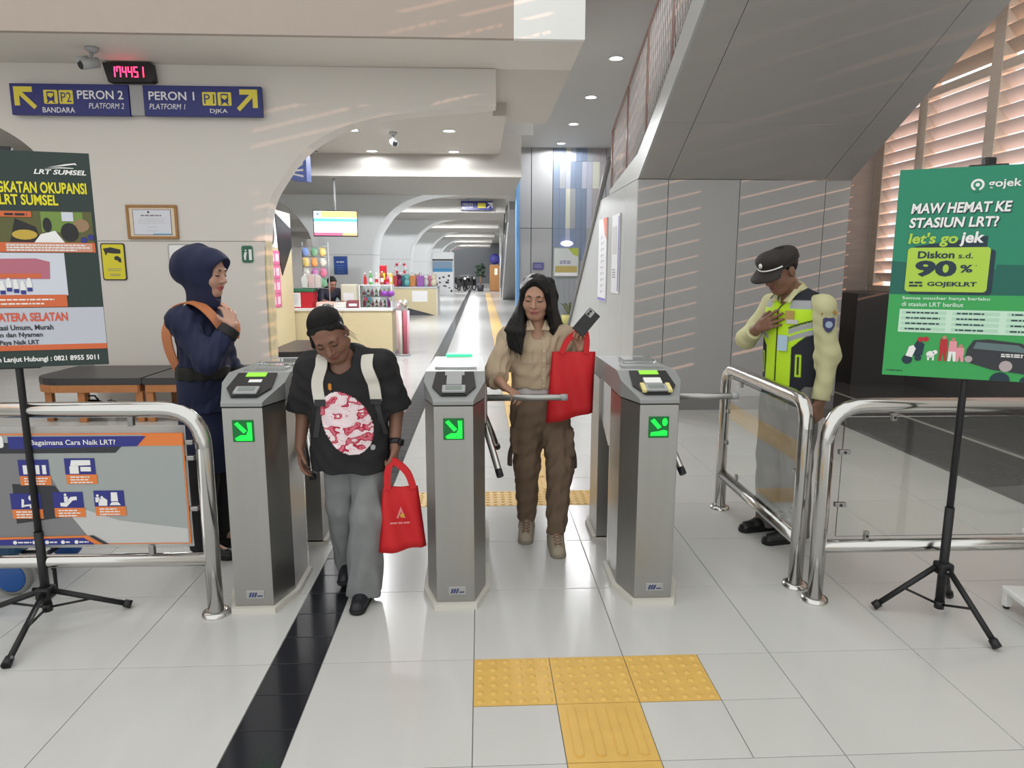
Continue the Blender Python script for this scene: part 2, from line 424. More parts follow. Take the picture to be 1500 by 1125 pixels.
# side stringer band (light) above the crease, on X = XL side
M_side = mat('side_panel', (.43, .445, .44), .3, metal=.1)
band = [(YF, ZC + .01), (1.3, sof(1.3)), (1.3, 4.75), (2.4, 3.98), (3.2, 3.52), (4.1, 3.03), (5.3, 2.55), (6.0, 2.50)]
MB().prism([(YF, ZC + .006), (1.3, sof(1.3)), (1.3, 4.70), (2.4, 3.98), (3.2, 3.55), (4.1, 3.06), (4.9, 2.72), (6.45, 2.52), (6.45, ZC + .006)], XL - .02, XL + .06, 'x').build('stringer', M_side, st)
# lower side wall in panels, top follows the lower flight
def fl(y): return (11.0 - y) * .635
for ya, yb in ((YF + .034, 5.45), (5.456, 7.0), (7.006, 8.4), (8.406, 11.0)):
    zt0, zt1 = min(ZC, fl(ya)), min(ZC, fl(yb)); pts = [(ya, 0), (yb, 0)]
    if zt1 > 0.01: pts.append((yb, zt1))
    if fl(ya) > ZC > fl(yb): pts.append((11 - ZC / .635, ZC))
    pts.append((ya, zt0))
    MB().prism(pts, XL - .02, XL + .06, 'x').build('side_panel', M_side, st)
MB().tube([(XL - .03, y, fl(y) + .02) for y in (11.0, 9, 7.6, 6.45)], .035, 8).build('string_edge', M_base, st)
# upper balustrade: posts, handrail and decorated net
M_rail = mat('rail_dark', (.30, .20, .18), .4)
topl = [(10.8, .95), (8.0, 2.55), (6.46, 3.22), (5.57, 3.52), (4.04, 4.06), (2.5, 4.75)]
botl = [(6.46, 2.55), (5.3, 2.62), (4.1, 3.06), (3.2, 3.55), (2.4, 3.98)]
MB().tube([(XL, y, z) for y, z in topl[2:]], .022, 8).build('handrail', M_rail, st)
ty = [p[0] for p in topl[::-1]]; tz = [p[1] for p in topl[::-1]]; by = [p[0] for p in botl[::-1]]; bz = [p[1] for p in botl[::-1]]
for y in (6.4, 5.5, 4.6, 3.7, 2.8):
    MB().cyl((XL, y, float(np.interp(y, by, bz)) - .03), (XL, y, float(np.interp(y, ty, tz))), .02, 8).build('baluster', M_rail, st)
net = MB()
for k in range(60):
    y = 2.5 + k * .067
    b0, t0 = float(np.interp(y, by, bz)), float(np.interp(y, ty, tz))
    for (dy, s_) in ((.22, 1), (-.22, 1)):
        y2 = y + dy
        if 2.45 < y2 < 6.46: net.tube([(XL, y, b0), (XL, y2, float(np.interp(y2, ty, tz)))], .0045, 4)
o = net.build('balustrade_net', mat('net_grey', (.62, .58, .58), .5), st); o['kind'] = 'stuff'
# steps (seen only from other sides)
for k in range(16):
    y1 = 10.6 - k * .28
    if y1 < 2.6: break
    z = fl(10.6) + .178 * (k)
    if z < 4.2: MB().box(XL + .07, XR - .03, y1 - .30, y1, max(0, z - .25), z).build('step', M_soff, st)

# ---- louvred window wall on the right
XW = 5.80
sbox('wall_right', 'dark grey dwarf wall under the louvred window', mat('dwarf_wall', (.13, .125, .125), .4), XW - .06, XW + .2, .21, 16.75, 0, 1.2)
sbox('wall_return', 'brown panelled return wall beside the louvred window', M_brown, 3.97, XW + .2, 7.55, 7.7, 0, 4.7)
sbox('wall_cabinet', 'dark grey boxed-in corner at the end of the dwarf wall', mat('dark_box', (.075, .07, .07), .45), 5.0, XW - .06, 6.4, 7.55, 0, 1.22)
win = sempty('window_1', 'wide timber louvred window with horizontal slats', (XW, 0, 0))
my = [7.45, 6.55, 5.30, 4.05, 2.80, 1.55, .30]
ztop = 6.6
for z in (1.2, 3.68, ztop):
    MB().bbox(-.05, .09, .215, 7.53, z, z + .10, .004).build('rail', M_wood, win)
for y in my: MB().bbox(-.06, .10, y - .085, y + .085, 1.3, ztop, .005).build('mullion', M_wood, win)
me_cache = {}
for a, b in zip(my[1:], my):
    w = (b - .085) - (a + .085)
    key = round(w, 3)
    if key not in me_cache:
        for nm, tilt in (('lo', 45), ('hi', 45)):
            q = MB().box(-.083, .083, -w / 2, w / 2, -.005, .005); q.xf(Matrix.Rotation(R(tilt), 4, 'Y'))
            me_cache[key, nm] = q.mesh('slat', M_slat if nm == 'lo' else M_wood)  # upper slats take darker wood to paint in their shaded undersides
        me_cache[key] = 1
    z = 1.42; 
    while z < 3.62:
        obj('slat', me_cache[key, 'lo'], win, (.02, (a + b) / 2, z)); z += .165
    z = 3.92
    while z < ztop - .05:
        obj('slat', me_cache[key, 'hi'], win, (.02, (a + b) / 2, z)); z += .165

sbox('wall_right_sun_block', 'unseen wall beside and behind the viewer, added to keep out the sun', M_wall, XW - .06, XW + .2, -14, .21, 0, 8)  # added out of view to stop sun passing beyond the louvres
sbox('wall_right_upper', 'upper wall above the louvred window', M_wall, XW - .06, XW + .2, .21, 8.4, 6.7, 8)
sbox('wall_right_far_sun_block', 'unseen wall behind the staircase, added to keep sun off the corridor', M_wall, XW - .06, XW + .2, 7.53, 16.75, 1.2, 4.8)  # added behind the stairs to stop sun reaching the far arches
# ================================================================= GATES, RAILS, STANDS
M_steel = mat('brushed_steel', (.38, .375, .36), .32, metal=.92, noise=.06, nscale=30, stretch=(1, 1, .03))
M_steel2 = mat('polished_steel', (.56, .555, .54), .15, metal=1.0)
M_steeld = mat('smooth_steel_side', (.36, .355, .35), .16, metal=.9)
M_blk = mat('black_plastic', (.012, .012, .014), .4)
M_blkm = mat('black_metal', (.018, .018, .02), .42, metal=.3)
M_gray = mat('grey_plastic', (.35, .36, .37), .45)
M_lcd = mat('lcd_grey', (.22, .25, .24), .25)
M_rim = mat('base_sealant', (.62, .60, .55), .7)
M_glass = mat('clear_glass', (.93, .97, .95), .02, trans=1.0, spec=.5, ior=1.45)
M_glassw = mat('frosted_glass', (.85, .87, .86), .35, trans=.85, ior=1.4)
M_green = glow('green_led', (.005, .78, .045), .85)
M_greend = mat('green_led_back', (.0, .05, .012), .3, emit=(.0, .16, .025), estr=.35)
M_mint = glow('mint_led', (.05, .62, .28), .8)
M_lime = mat('lime_sticker_glow', (.28, .72, .05), .5, emit=(.28, .72, .05), estr=.25)  # faint glow put into a sticker that is no lamp
M_paperw = mat('white_print', (.82, .82, .82), .55)
M_ink = mat('ink_grey', (.10, .10, .12), .6)

def gate(loc, label, display, reader):
    g = thing('turnstile_gate', label, 'turnstile', loc, group='turnstile gates across the floor')
    FW, SW = .086, .138   # half widths: front face and body
    def plan(o, y0=0, y1=.42):
        return [(-FW - o * .5, y0 - o), (FW + o * .5, y0 - o), (SW + o, y0 + .17 - o * .3), (SW + o, y1), (-SW - o, y1), (-SW - o, y0 + .17 - o * .3)]
    L = 1.18
    for nm, flip in (('front_pedestal', False), ('rear_pedestal', True)):
        pts = plan(0); rim = plan(.022)
        if flip: pts = [(x, L - y) for x, y in pts]; rim = [(x, L - y) for x, y in rim]
        b = MB().prism(pts, .02, .945, 'z'); b.build(nm, M_steel, g)
        MB().prism(rim, 0, .028, 'z').build('base_rim', M_rim, g)
        MB().prism([(x * .995, y) for x, y in pts], .945, .953, 'z').build('shadow_gap', M_blk, g)
    # cover: extruded profile over the length with chamfered nose, built as a lofted hull
    z0 = .953
    def ring(y, hw, zt): return [(-hw, y, z0), (hw, y, z0), (hw, y, zt), (-hw, y, zt)]
    sec = [(-.006, .088, .968), (.012, .092, .976), (.17, .141, 1.030), (.265, .141, 1.062), (L - .265, .135, 1.050), (L - .16, .132, 1.03), (L - .01, .092, .975)]
    b = MB()
    for i, (y, hw, zt) in enumerate(sec): b.v += ring(y, hw, zt)
    for i in range(len(sec) - 1):
        a = 4 * i; c = a + 4
        b.f += [(a, a + 1, c + 1, c), (a + 1, a + 2, c + 2, c + 1), (a + 2, a + 3, c + 3, c + 2), (a + 3, a, c, c + 3)]; b.sm += [False] * 4
    b.f += [(3, 2, 1, 0), tuple(4 * len(sec) - 4 + k for k in range(4))]; b.sm += [False] * 2
    b.build('top_cover', mat('cover_steel', (.30, .31, .31), .48, metal=.35), g)
    # housing between the pedestals with tapered underside, and glass below
    MB().prism([(.40, .945), (.40, .70), (.52, .62), (L - .44, .72), (L - .40, .80), (L - .40, .945)], -.125, .125, 'x').build('side_housing', M_steeld, g)
    MB().bbox(.115, .152, .45, .62, .76, .95, .015).build('tripod_head', M_steel, g)
    MB().box(.128, .132, .42, .46, .03, .7).build('trim_strip', M_steel2, g)
    MB().box(-.132, -.128, .42, .46, .03, .7).build('trim_strip', M_steel2, g)
    # reader on the sloping panel
    sl = math.atan2(1.062 - .976, .253)
    rd = obj('reader_panel', MB().prism([(-.055, .02), (.055, .02), (.098, .10), (.088, .245), (-.088, .245), (-.098, .10)], .001, .006, 'z').mesh('reader_panel', M_blk), g, (0, .012, .979), (sl, 0, 0))
    MB().bbox(-.052, .052, .035, .095, .006, .018, .004).build('reader_body', M_gray, rd)
    MB().box(-.036, .036, .048, .082, .018, .0195).build('reader_screen', M_lcd, rd)
    MB().box(-.045, .045, .205, .243, .006, .0085).build('lime_label', M_lime if reader != 'mint' else M_gray, rd)
    if reader == 'paper':
        MB().box(-.018, .040, .15, .175, .006, .008).build('wordmark', M_paperw, rd)
    if reader == 'yellow':
        for s in (-1, 1): MB().box(s * .058 - .009, s * .058 + .009, .03, .10, .006, .019).build('yellow_guard', mat('pale_yellow', (.75, .66, .28), .5), rd)
        MB().box(-.04, .04, .11, .16, .006, .014).build('keypad', M_paperw, rd)
    if reader == 'mint':
        MB().bbox(-.035, .035, .10, .20, .006, .02, .004).build('card_slot', M_gray, rd)
    # raised glass light box on the flat top
    MB().bbox(-.10, .10, .34, .42, 1.058, 1.072, .004).build('glass_lid', M_glassw, g)
    MB().bbox(-.07, .10, .46, .60, 1.055, 1.085, .006).build('glass_lid', M_glass, g) if reader != 'mint' else None
    MB().bbox(-.075, .075, L - .285, L - .215, 1.045, 1.064, .005).build('status_light', M_mint, g) if reader == 'mint' else None
    # arrow display on the front face
    dsp = obj('arrow_display', MB().bbox(-.046, .046, -.004, .01, .795, .893, .002).mesh('arrow_display', M_greend), g)
    if display == 'arrow':
        multi([[(-.036, .876), (-.022, .885), (.016, .845), (.002, .833)]], M_green, dsp, -.0055, 'arrow')
        multi([[(.018, .882), (.038, .882), (.038, .802), (-.030, .802), (-.036, .812), (-.012, .826), (.012, .826), (.022, .846)]], M_green, dsp, -.0055, 'arrow')
    else:
        multi([[(-.038, .874), (-.022, .884), (.012, .846), (-.004, .836)], circ(.026, .868, .012, 12, 0, 360, .018)], M_green, dsp, -.0055, 'arrow')
        multi([[(-.038, .806), (.038, .806), (.038, .828), (.020, .832), (.0, .826), (-.034, .822)]], M_green, dsp, -.0055, 'arrow')
    # maker plate
    pl = obj('maker_plate', MB().bbox(-.033, .047, -.003, .002, .065, .103, .001).mesh('maker_plate', mat('plate_silver', (.5, .5, .5), .25, metal=.9)), g)
    mk = mat('maker_blue', (.04, .05, .16), .4)
    multi([[(-.024 + .012 * k, .072), (-.015 + .012 * k, .072), (-.008 + .012 * k, .094), (-.017 + .012 * k, .094)] for k in range(3)], mk, pl, -.0038, 'maker_mark')
    lines(.016, .040, [.074], .006, mk, pl, -.0038)
    # tripod: hub and three arms
    hub = Vector((.100, .585, .872)); ax = Vector((1, 0, -1)).normalized()
    MB().cyl(hub - ax * .03, hub + ax * .045, .052, 20).build('tripod_hub', M_steel, g)
    for k in range(3):
        d = Matrix.Rotation(R(120 * k), 3, ax) @ Vector((1, 0, 0)); ln = .47 if k == 0 else .45
        MB().tube([hub + d * .03, hub + d * ln, hub + d * (ln + .002)], [.0175, .0175, .0165], 16).build('tripod_arm', M_steel2 if k else M_steel, g)
        MB().cyl(hub + d * (ln - .03), hub + d * (ln + .006), .0182, 16).build('arm_tip', M_blk if k else M_gray, g)
    return g
GY = .432
gate((-.9985, GY, 0), 'steel turnstile gate at left, beside the woman in the navy headscarf', 'arrow', 'paper')
gate((-.087, GY, 0), 'middle steel turnstile gate with a mint green light on top', 'arrow', 'mint')
gate((.826, GY, 0), 'steel turnstile gate at right, with a yellow-edged card reader', 'circle', 'yellow')

# ---- tubular barriers
def bend(p0, pc, p1, n=7):
    p0, pc, p1 = Vector(p0), Vector(pc), Vector(p1)
    return [p0 * (1 - t) ** 2 + pc * 2 * t * (1 - t) + p1 * t * t for t in [i / n for i in range(n + 1)]]
def flange(b, x, y): b.lathe([(.001, .022), (.040, .022), (.058, .016), (.062, .004), (.062, 0)], (x, y, 0), 24)
def clip(name, c, sx, sy, sz, parent):
    o = MB().bbox(c[0] - sx, c[0] + sx, c[1] - sy, c[1] + sy, c[2] - sz, c[2] + sz, .003).build(name, M_steeld, parent)
    MB().cyl((c[0], c[1] - sy - .003, c[2]), (c[0], c[1] - sy + .002, c[2]), .006, 10).build('screw', M_blk, o)
def barrier(label, A, B, zt, zl, double_end=False, rt=.034, rl=.030, bendr=.17, clips=(), posts=(1, 1)):
    "A -> B along the floor; built in local x axis of an empty at A"
    A = Vector((*A, 0)); B = Vector((*B, 0)); Ln = (B - A).length; ang = math.atan2((B - A).y, (B - A).x)
    t = thing('tube_barrier', label, 'barrier', A, (0, 0, ang))
    pts = ([(0, 0, .01)] if posts[0] else [])
    if posts[0]: pts += [(0, 0, zt - bendr)] + [tuple(p) for p in bend((0, 0, zt - bendr), (0, 0, zt), (bendr, 0, zt))]
    else: pts += [(0, 0, zt)]
    if posts[1]: pts += [tuple(p) for p in bend((Ln - bendr, 0, zt), (Ln, 0, zt), (Ln, 0, zt - bendr))] + [(Ln, 0, .01)]
    else: pts += [(Ln, 0, zt)]
    MB().tube(pts, rt, 18).build('top_rail', M_steel2, t)
    MB().cyl((0, 0, zl), (Ln, 0, zl), rl, 18).build('lower_rail', M_steel2, t)
    for x, on in ((0, posts[0]), (Ln, posts[1])):
        if on: b = MB(); flange(b, x, 0); b.build('floor_flange', M_steel2, t)
    return t, Ln
tl, Ln = barrier('stainless tube barrier at left, carrying the boarding instructions board', (-1.167, .42), (-3.0, .445), .945, .262, posts=(1, 0))
for x in (.30, 1.02, 1.5): clip('glass_clip', (x, 0, .895), .012, .012, .022, tl)
for x in (.26, .94, 1.5): clip('glass_clip', (x, 0, .312), .012, .012, .022, tl)
for z in (.80, .73, .50): clip('glass_clip', (.065, 0, z), .022, .012, .010, tl)
MB().bbox(.075, 1.78, -.004, .004, .325, .875, .002).build('glass_pane', M_glassw, tl)
tr, Ln = barrier('stainless tube barrier at right with a clear pane, in front of the green poster', (1.60, .435), (3.4, .415), .935, .268, posts=(1, 0))
MB().bbox(.075, 1.78, -.004, .004, .315, .885, .002).build('glass_pane', M_glass, tr)
for z in (.72, .47): clip('glass_clip', (.085, 0, z), .026, .012, .011, tr)
for x in (.22, 1.2): clip('glass_clip', (x, 0, .318), .011, .012, .022, tr)
for x in (.30, 1.2): clip('glass_clip', (x, 0, .88), .011, .012, .016, tr)
ts, Ln = barrier('stainless tube barrier running away beside the guard with a clear pane', (1.575, .585), (1.585, 1.70), .925, .232, bendr=.13)
MB().bbox(.07, Ln - .07, -.004, .004, .275, .875, .002).build('glass_pane', M_glass, ts)
for x in (.2, .85): clip('glass_clip', (x, 0, .86), .012, .012, .016, ts); clip('glass_clip', (x, 0, .29), .012, .012, .018, ts)
for z in (.36, .56): clip('glass_clip', (.07, 0, z), .016, .012, .012, ts); clip('glass_clip', (Ln - .07, 0, z + .1), .016, .012, .012, ts)

# ---- instruction board fixed inside the left barrier
C_blue = mat('print_navy', (.025, .03, .22), .45); C_or = mat('print_orange', (.72, .20, .045), .5); C_gr = mat('print_grey', (.33, .36, .36), .5)
C_w = mat('print_white', (.80, .80, .80), .5); C_k = mat('print_charcoal', (.03, .032, .04), .5); C_mid = mat('print_midgrey', (.20, .20, .21), .5); C_lt = mat('print_lightgrey', (.52, .52, .52), .5)
bd = thing('instruction_board', 'blue and orange boarding instructions board inside the left barrier', 'board', (-1.245, .405, .345), (0, 0, R(-.8)))
BW, BH = 1.10, .50   # local x runs from -BW to 0
MB().bbox(-BW, 0, -.004, .002, 0, BH, .001).build('board', C_or, bd)
rect(-BW + .006, .006, -.006, BH - .006, C_gr, bd, -.005, 'photo_ground')
flat([(-BW, .0), (-.42, .0), (-.60, .36), (-.72, .46), (-BW, .46)], C_mid, bd, -.0056, 'photo_tunnel')
flat([(-.42, .006), (-.01, .006), (-.01, .07), (-.30, .11), (-.55, .20)], C_lt, bd, -.0057, 'photo_floor')
multi([[(-.98 + .035 * k, .10), (-.965 + .035 * k, .10), (-.86 + .01 * k, .33), (-.868 + .01 * k, .33)] for k in range(5)], C_lt, bd, -.0060, 'photo_rails')
flat([(-.74, .10), (-.52, .13), (-.52, .20), (-.56, .27), (-.74, .28)], C_k, bd, -.0061, 'photo_train')
flat([(-.165, BH - .002), (-.002, BH - .002), (-.002, BH - .055), (-.20, BH - .055)], C_or, bd, -.0062, 'corner_block')
flat([(-BW, BH - .085), (-.29, BH - .085), (-.255, BH - .05), (-BW, BH - .03)], C_k, bd, -.0064, 'header_shadow')
flat([(-.735, BH - .012), (-.155, BH - .012), (-.195, BH - .056), (-.735, BH - .066)], C_blue, bd, -.0072, 'header_band')
flat(rrect(-BW + .01, BH - .06, -.755, BH - .008, .01), C_w, bd, -.0072, 'logo_field')
lines(-.88, -.80, [BH - .042], .012, C_mid, bd, -.0082)
text('Bagaimana Cara Naik LRT?', (-.640, BH - .055, -.285, BH - .026), C_w, bd, -.0085, bold=.012, name='headline')
def picto(x, z, k):
    rect(x - .064, z - .030, x + .064, z + .042, C_blue, bd, -.0074, 'pictogram_field'); rect(x - .062, z - .072, x + .068, z - .030, C_or, bd, -.0074, 'caption_field')
    lines(x - .045, x + .055, [z - .068, z - .056, z - .044], .0055, C_w, bd, -.0084, .3)
    P = []
    if k == 0: P = [[(-.045, -.022), (-.022, -.022), (-.022, .018), (-.045, .018)], [(.008, -.022), (.024, -.022), (.024, .018), (.008, .018)], [(.036, -.022), (.052, -.022), (.052, .018), (.036, .018)], circ(-.006, .022, .006, 10), [(-.014, -.022), (.002, -.022), (.004, .014), (-.016, .014)]]
    if k == 1: P = [[(-.040, .008), (.046, .012), (.046, .034), (-.034, .034)], [(.002, -.016), (.046, -.016), (.046, .004), (.002, .004)], [(-.044, -.026), (-.006, -.026), (-.006, .014), (-.044, .006)]]
    if k == 2: P = [circ(.026, .022, .013, 14), [(-.02, -.02), (-.01, -.02), (-.006, .014), (-.016, .018)], [(-.012, -.010), (.022, -.006), (.022, -.024), (.016, -.024), (.014, -.014), (-.012, -.018)]]
    if k == 3: P = [circ(-.010, .030, .006, 10), [(-.016, -.004), (.0, -.004), (.0, .022), (-.016, .022)], [(-.034, -.022), (-.008, -.024), (.02, .004), (.038, .006), (.038, .022), (.012, .020), (-.012, -.006), (-.034, -.006)]]
    if k == 4: P = [[(.008, -.006), (.038, -.006), (.036, .034), (.010, .034)], [(.000, -.024), (.048, -.024), (.038, -.010), (.010, -.010)], circ(-.048, .020, .006, 10), [(-.058, -.010), (-.040, -.010), (-.040, .012), (-.058, .012)], circ(-.030, .012, .006, 10), [(-.046, -.026), (-.010, -.026), (-.008, .000), (-.022, .010), (-.046, .002)]]
    multi([[(x + a, z + b) for a, b in p] for p in P], C_w, bd, -.0086, 'pictogram')
for x, z, k in ((-.640, .345, 0), (-.445, .350, 1), (-.690, .195, 2), (-.510, .200, 3), (-.335, .205, 4)): picto(x, z, k)
flat([(-BW, .034), (-.445, .044), (-.385, .006), (-BW, .002)], C_or, bd, -.0090, 'footer_edge')
flat([(-BW, .024), (-.460, .034), (-.415, .004), (-BW, .002)], C_blue, bd, -.0098, 'footer_band')
flat([(-.438, .044), (-.418, .044), (-.355, .004), (-.378, .004)], C_k, bd, -.0096, 'footer_stripe')
multi([circ(x, .015, .0085, 12) for x in (-.755, -.672, -.618, -.550, -.492)], C_w, bd, -.0106, 'icon_dot')
for x0, x1 in ((-.742, -.685), (-.606, -.575), (-.538, -.52), (-.480, -.440)): lines(x0, x1, [.012], .006, C_w, bd, -.0106, .05)

# ---- poster stands
def stand(label, loc, hubz, clampz, topz, legs, group=None):
    t = thing('poster_stand', label, 'stand', loc)
    MB().tube([(0, 0, .05), (0, 0, topz)], .0145, 14).build('pole', M_blkm, t)
    MB().tube([(0, 0, .045), (0, 0, hubz + .28)], .019, 14).build('lower_sleeve', M_blkm, t)
    MB().bbox(-.032, .032, -.032, .032, hubz - .03, hubz + .025, .01).build('hub', M_blkm, t)
    MB().cyl((0, 0, .04), (0, 0, .075), .021, 14).build('brace_collar', M_blkm, t)
    for (x, y) in legs:
        d = Vector((x, y, 0)); e = Vector((x, y, .014)); s = d.normalized() * .03 + Vector((0, 0, hubz))
        lg = MB().tube([s, e], .0125, 12).build('leg', M_blkm, t)
        MB().tube([s.lerp(e, .90), e], [.018, .019], 12).build('rubber_foot', M_blk, lg)
        m_ = s.lerp(e, .52)
        MB().tube([(0, 0, .055), m_], .0055, 8).build('brace', M_blkm, t)
    MB().cyl((0.0, -.02, hubz - .005), (0, -.042, hubz - .005), .006, 10).build('bolt', M_gray, t)
    return t
def clamp(t, z, yaw, w=.075, up=True):
    o = obj('clamp', MB().bbox(-w, w, -.024, .010, z - .012, z + .012, .005).mesh('clamp', M_blk), t, (0, 0, 0), (0, 0, yaw))
    return o
# right: green poster
PR = (2.085, .262, 0)
YR = R(-27)
tR = stand('black tripod poster stand at right holding the green poster', PR, .232, 1.08, 1.96, [(-.255, .075), (.055, -.29), (.165, .165)])
clamp(tR, 1.090, YR); clamp(tR, 1.945, YR, .068)
MB().bbox(-.022, .022, -.02, .012, 1.94, 1.985, .006).build('clip_knob', M_blk, tR)
G1 = mat('poster_green', (.012, .225, .13), .45); G2 = mat('poster_bright_green', (.035, .345, .085), .45); G3 = mat('poster_teal', (.006, .115, .085), .45)
GY_ = mat('poster_lime', (.40, .60, .06), .45); GN = mat('poster_navy', (.008, .03, .05), .45); Lg = mat('poster_mint', (.55, .76, .62), .5)
po = thing('poster', 'green discount poster with a lime box reading 90 %, on the right stand', 'poster', (PR[0] - math.sin(YR) * -.016 , PR[1] - .016 - .006, 1.085), (0, 0, YR))
PW, PH = .315, .865
MB().bbox(-PW, PW, -.004, .002, 0, PH, .001).build('poster_board', G1, po)
Y1 = -.005
rect(-PW, 0, PW, .350, G2, po, Y1, 'lower_field')
flat([(-PW, .350), (PW, .350), (PW, .465), (.06, .475), (.06, .455), (-PW, .490)], G3, po, Y1, 'teal_band')
multi([[(.20, .40 + .022 * k), (PW, .40 + .022 * k), (PW, .412 + .022 * k), (.16 + .02 * k, .412 + .022 * k)] for k in range(3)], mat('poster_deep', (.004, .08, .07), .45), po, Y1 - .001, 'skyline')
b = MB(); b.prism(circ(-.036, .792, .0235, 22), -.007, -.006, 'y'); b.build('logo_ring', C_w, po)
multi([circ(-.036, .792, .0150, 20), [(-.044, .765), (-.028, .765), (-.030, .778), (-.042, .778)]], G1, po, -.0078, 'logo_gap'); multi([circ(-.036, .792, .0075, 14)], C_w, po, -.0086, 'logo_dot')
text('gojek', (.0, .772, .112, .812), C_w, po, -.007, bold=.018, name='logo_word')
for dy, dx, m_, nm in ((-.0062, .004, GN, 'headline_shadow'), (-.0072, 0, C_w, 'headline')):
    text('MAW HEMAT KE', (-.262 + dx, .684 - dx, .088 + dx, .726 - dx), m_, po, dy, bold=.03, shear=.12, name=nm)
    text('STASIUN LRT?', (-.264 + dx, .626 - dx, .050 + dx, .668 - dx), m_, po, dy, bold=.03, shear=.12, name=nm)
flat([(-.235, .535), (.020, .535), (.020, .590), (-.235, .550)], GN, po, -.0058, 'tagline_shadow')
text("let's go", (-.262, .548, -.084, .606), GY_, po, -.0075, bold=.03, shear=.1, name='tagline'); text('jek', (-.078, .548, .006, .608), C_w, po, -.0075, bold=.03, shear=.1, name='tagline')
flat(rrect(-.245, .350, .052, .535, .014), GN, po, -.0064, 'box_shadow'); flat(rrect(-.260, .362, .034, .545, .014), GY_, po, -.0074, 'discount_box')
text('Diskon', (-.222, .500, -.090, .530), GN, po, -.0085, bold=.03, name='discount_text'); text('s.d.', (-.076, .500, -.025, .522), GN, po, -.0085, bold=.015, name='discount_text')
text('90', (-.228, .424, -.078, .492), GN, po, -.0085, bold=.045, name='discount_number'); text('%', (-.066, .442, -.022, .474), GN, po, -.0085, bold=.03, name='discount_number'); text('*', (-.014, .468, -.008, .474), GN, po, -.0085)
text('GOJEKLRT', (-.178, .380, -.002, .404), GN, po, -.0085, bold=.035, name='voucher_code')
lines(-.244, -.195, [.396, .383], .008, GN, po, -.0085, .1)
text('Semua voucher hanya berlaku', (-.265, .325, .05, .342), Lg, po, -.007, bold=.02, name='subheading'); text('di stasiun LRT berikut', (-.265, .300, -.04, .318), Lg, po, -.007, bold=.02, name='subheading')
rect(-.270, .190, .300, .288, Lg, po, -.0062, 'station_table')
lt2 = mat('poster_paler_mint', (.42, .66, .50), .5)
multi([[(x0, z), (x0 + .165, z), (x0 + .165, z + .014), (x0, z + .014)] for x0 in (-.262, -.075, .115) for z in (.198, .221, .244, .267)], lt2, po, -.0070, 'table_row')
for x0 in (-.245, -.06, .13): lines(x0, x0 + .13, [.2015, .2245, .2475, .2705], .006, GN, po, -.0078, .3)
# little pictures along the foot of the poster
rd_ = mat('poster_red', (.45, .02, .03), .5); pk = mat('poster_pink', (.75, .30, .36), .5); skn = mat('poster_skin', (.45, .24, .16), .5); wt = C_w
multi([circ(-.225, .072, .020, 14), circ(-.185, .080, .013, 14), [(-.225, .085), (-.170, .092), (-.165, .14), (-.190, .16), (-.205, .13)]], GN, po, -.007, 'scooter_print')
multi([[(-.232, .088), (-.208, .082), (-.196, .12), (-.206, .135), (-.222, .128)]], wt, po, -.0078, 'scooter_fairing')
multi([circ(-.182, .160, .011, 12), circ(-.162, .162, .011, 12)], rd_, po, -.0078, 'rider_print')
multi([circ(-.140, .098, .016, 12, 0, 360, .014), circ(-.124, .108, .009, 12), [(-.150, .072), (-.144, .072), (-.142, .092), (-.152, .092)], [(-.132, .072), (-.126, .072), (-.126, .092), (-.134, .092)]], wt, po, -.007, 'dog_print')
for x, m1, m2, h in ((-.095, rd_, rd_, .100), (-.062, pk, wt, .092), (-.034, pk, pk, .066)):
    z = .072
    multi([circ(x, z + h, .008, 12)], skn, po, -.0078, 'face_print')
    multi([[(x - .015, z + h * .45), (x + .015, z + h * .45), (x + .013, z + h - .006), (x - .013, z + h - .006)]], m1, po, -.0072, 'jacket_print')
    multi([[(x - .014, z), (x - .004, z), (x + .0, z + h * .4), (x + .006, z), (x + .015, z), (x + .013, z + h * .46), (x - .013, z + h * .46)]], m2, po, -.0070, 'legs_print')
flat([(-.015, .075), (.085, .045), (.200, .032), (PW - .01, .040), (PW - .01, .105), (.235, .118), (.175, .158), (.06, .170), (.010, .165), (-.010, .125)], C_k, po, -.0074, 'car_print')
flat([(.010, .130), (.020, .158), (.165, .150), (.215, .118)], mat('poster_glass', (.10, .16, .17), .3), po, -.0082, 'car_window'); [multi([c_], mat('poster_wheel', (.42, .36, .37), .5), po, -.0082, 'wheel_print') for c_ in (circ(.130, .062, .023, 16), circ(-.002, .085, .014, 14))]
lines(.11, .19, [.108, .100], .005, C_w, po, -.0084, .1)
[multi([c_], GN, po, -.0082, 'bush_print') for c_ in (circ(.115, .001, .035, 16, 0, 180), circ(.205, .001, .022, 14, 0, 180))]
lines(-.300, -.235, [.020], .004, GN, po, -.007, .1)

# left: dark green poster
PL = (-1.895, .405, 0); YL = R(14)
tL = stand('black tripod poster stand at left holding the dark green poster', PL, .130, 1.14, 2.02, [(.315, .095), (.075, -.395), (-.33, .04)])
clamp(tL, 1.140, YL, .085); clamp(tL, 2.008, YL, .068)
MB().bbox(-.02, .02, -.02, .012, 2.0, 2.05, .006).build('clip_knob', M_blk, tL)
D1 = mat('poster_dark_green', (.018, .036, .032), .5); Yl = mat('poster_yellow', (.72, .66, .02), .5); Or = mat('poster_orange', (.62, .13, .04), .5); Lv = mat('poster_lavender', (.50, .52, .60), .5); Rd = mat('poster_orange_red', (.62, .10, .05), .5)
pq = thing('poster', 'dark green poster with yellow headline and photographs, on the left stand', 'poster', (PL[0] + .020, PL[1] - .016, 1.135), (0, 0, YL))
QW, QH = .325, .868
MB().bbox(-QW, QW, -.004, .002, 0, QH, .001).build('poster_board', D1, pq)
ROW = 300
U = lambda px: .325 - (123 + (ROW - 222) * .115 - px) / 385.0
V = lambda py: (530 - py) / 359.0
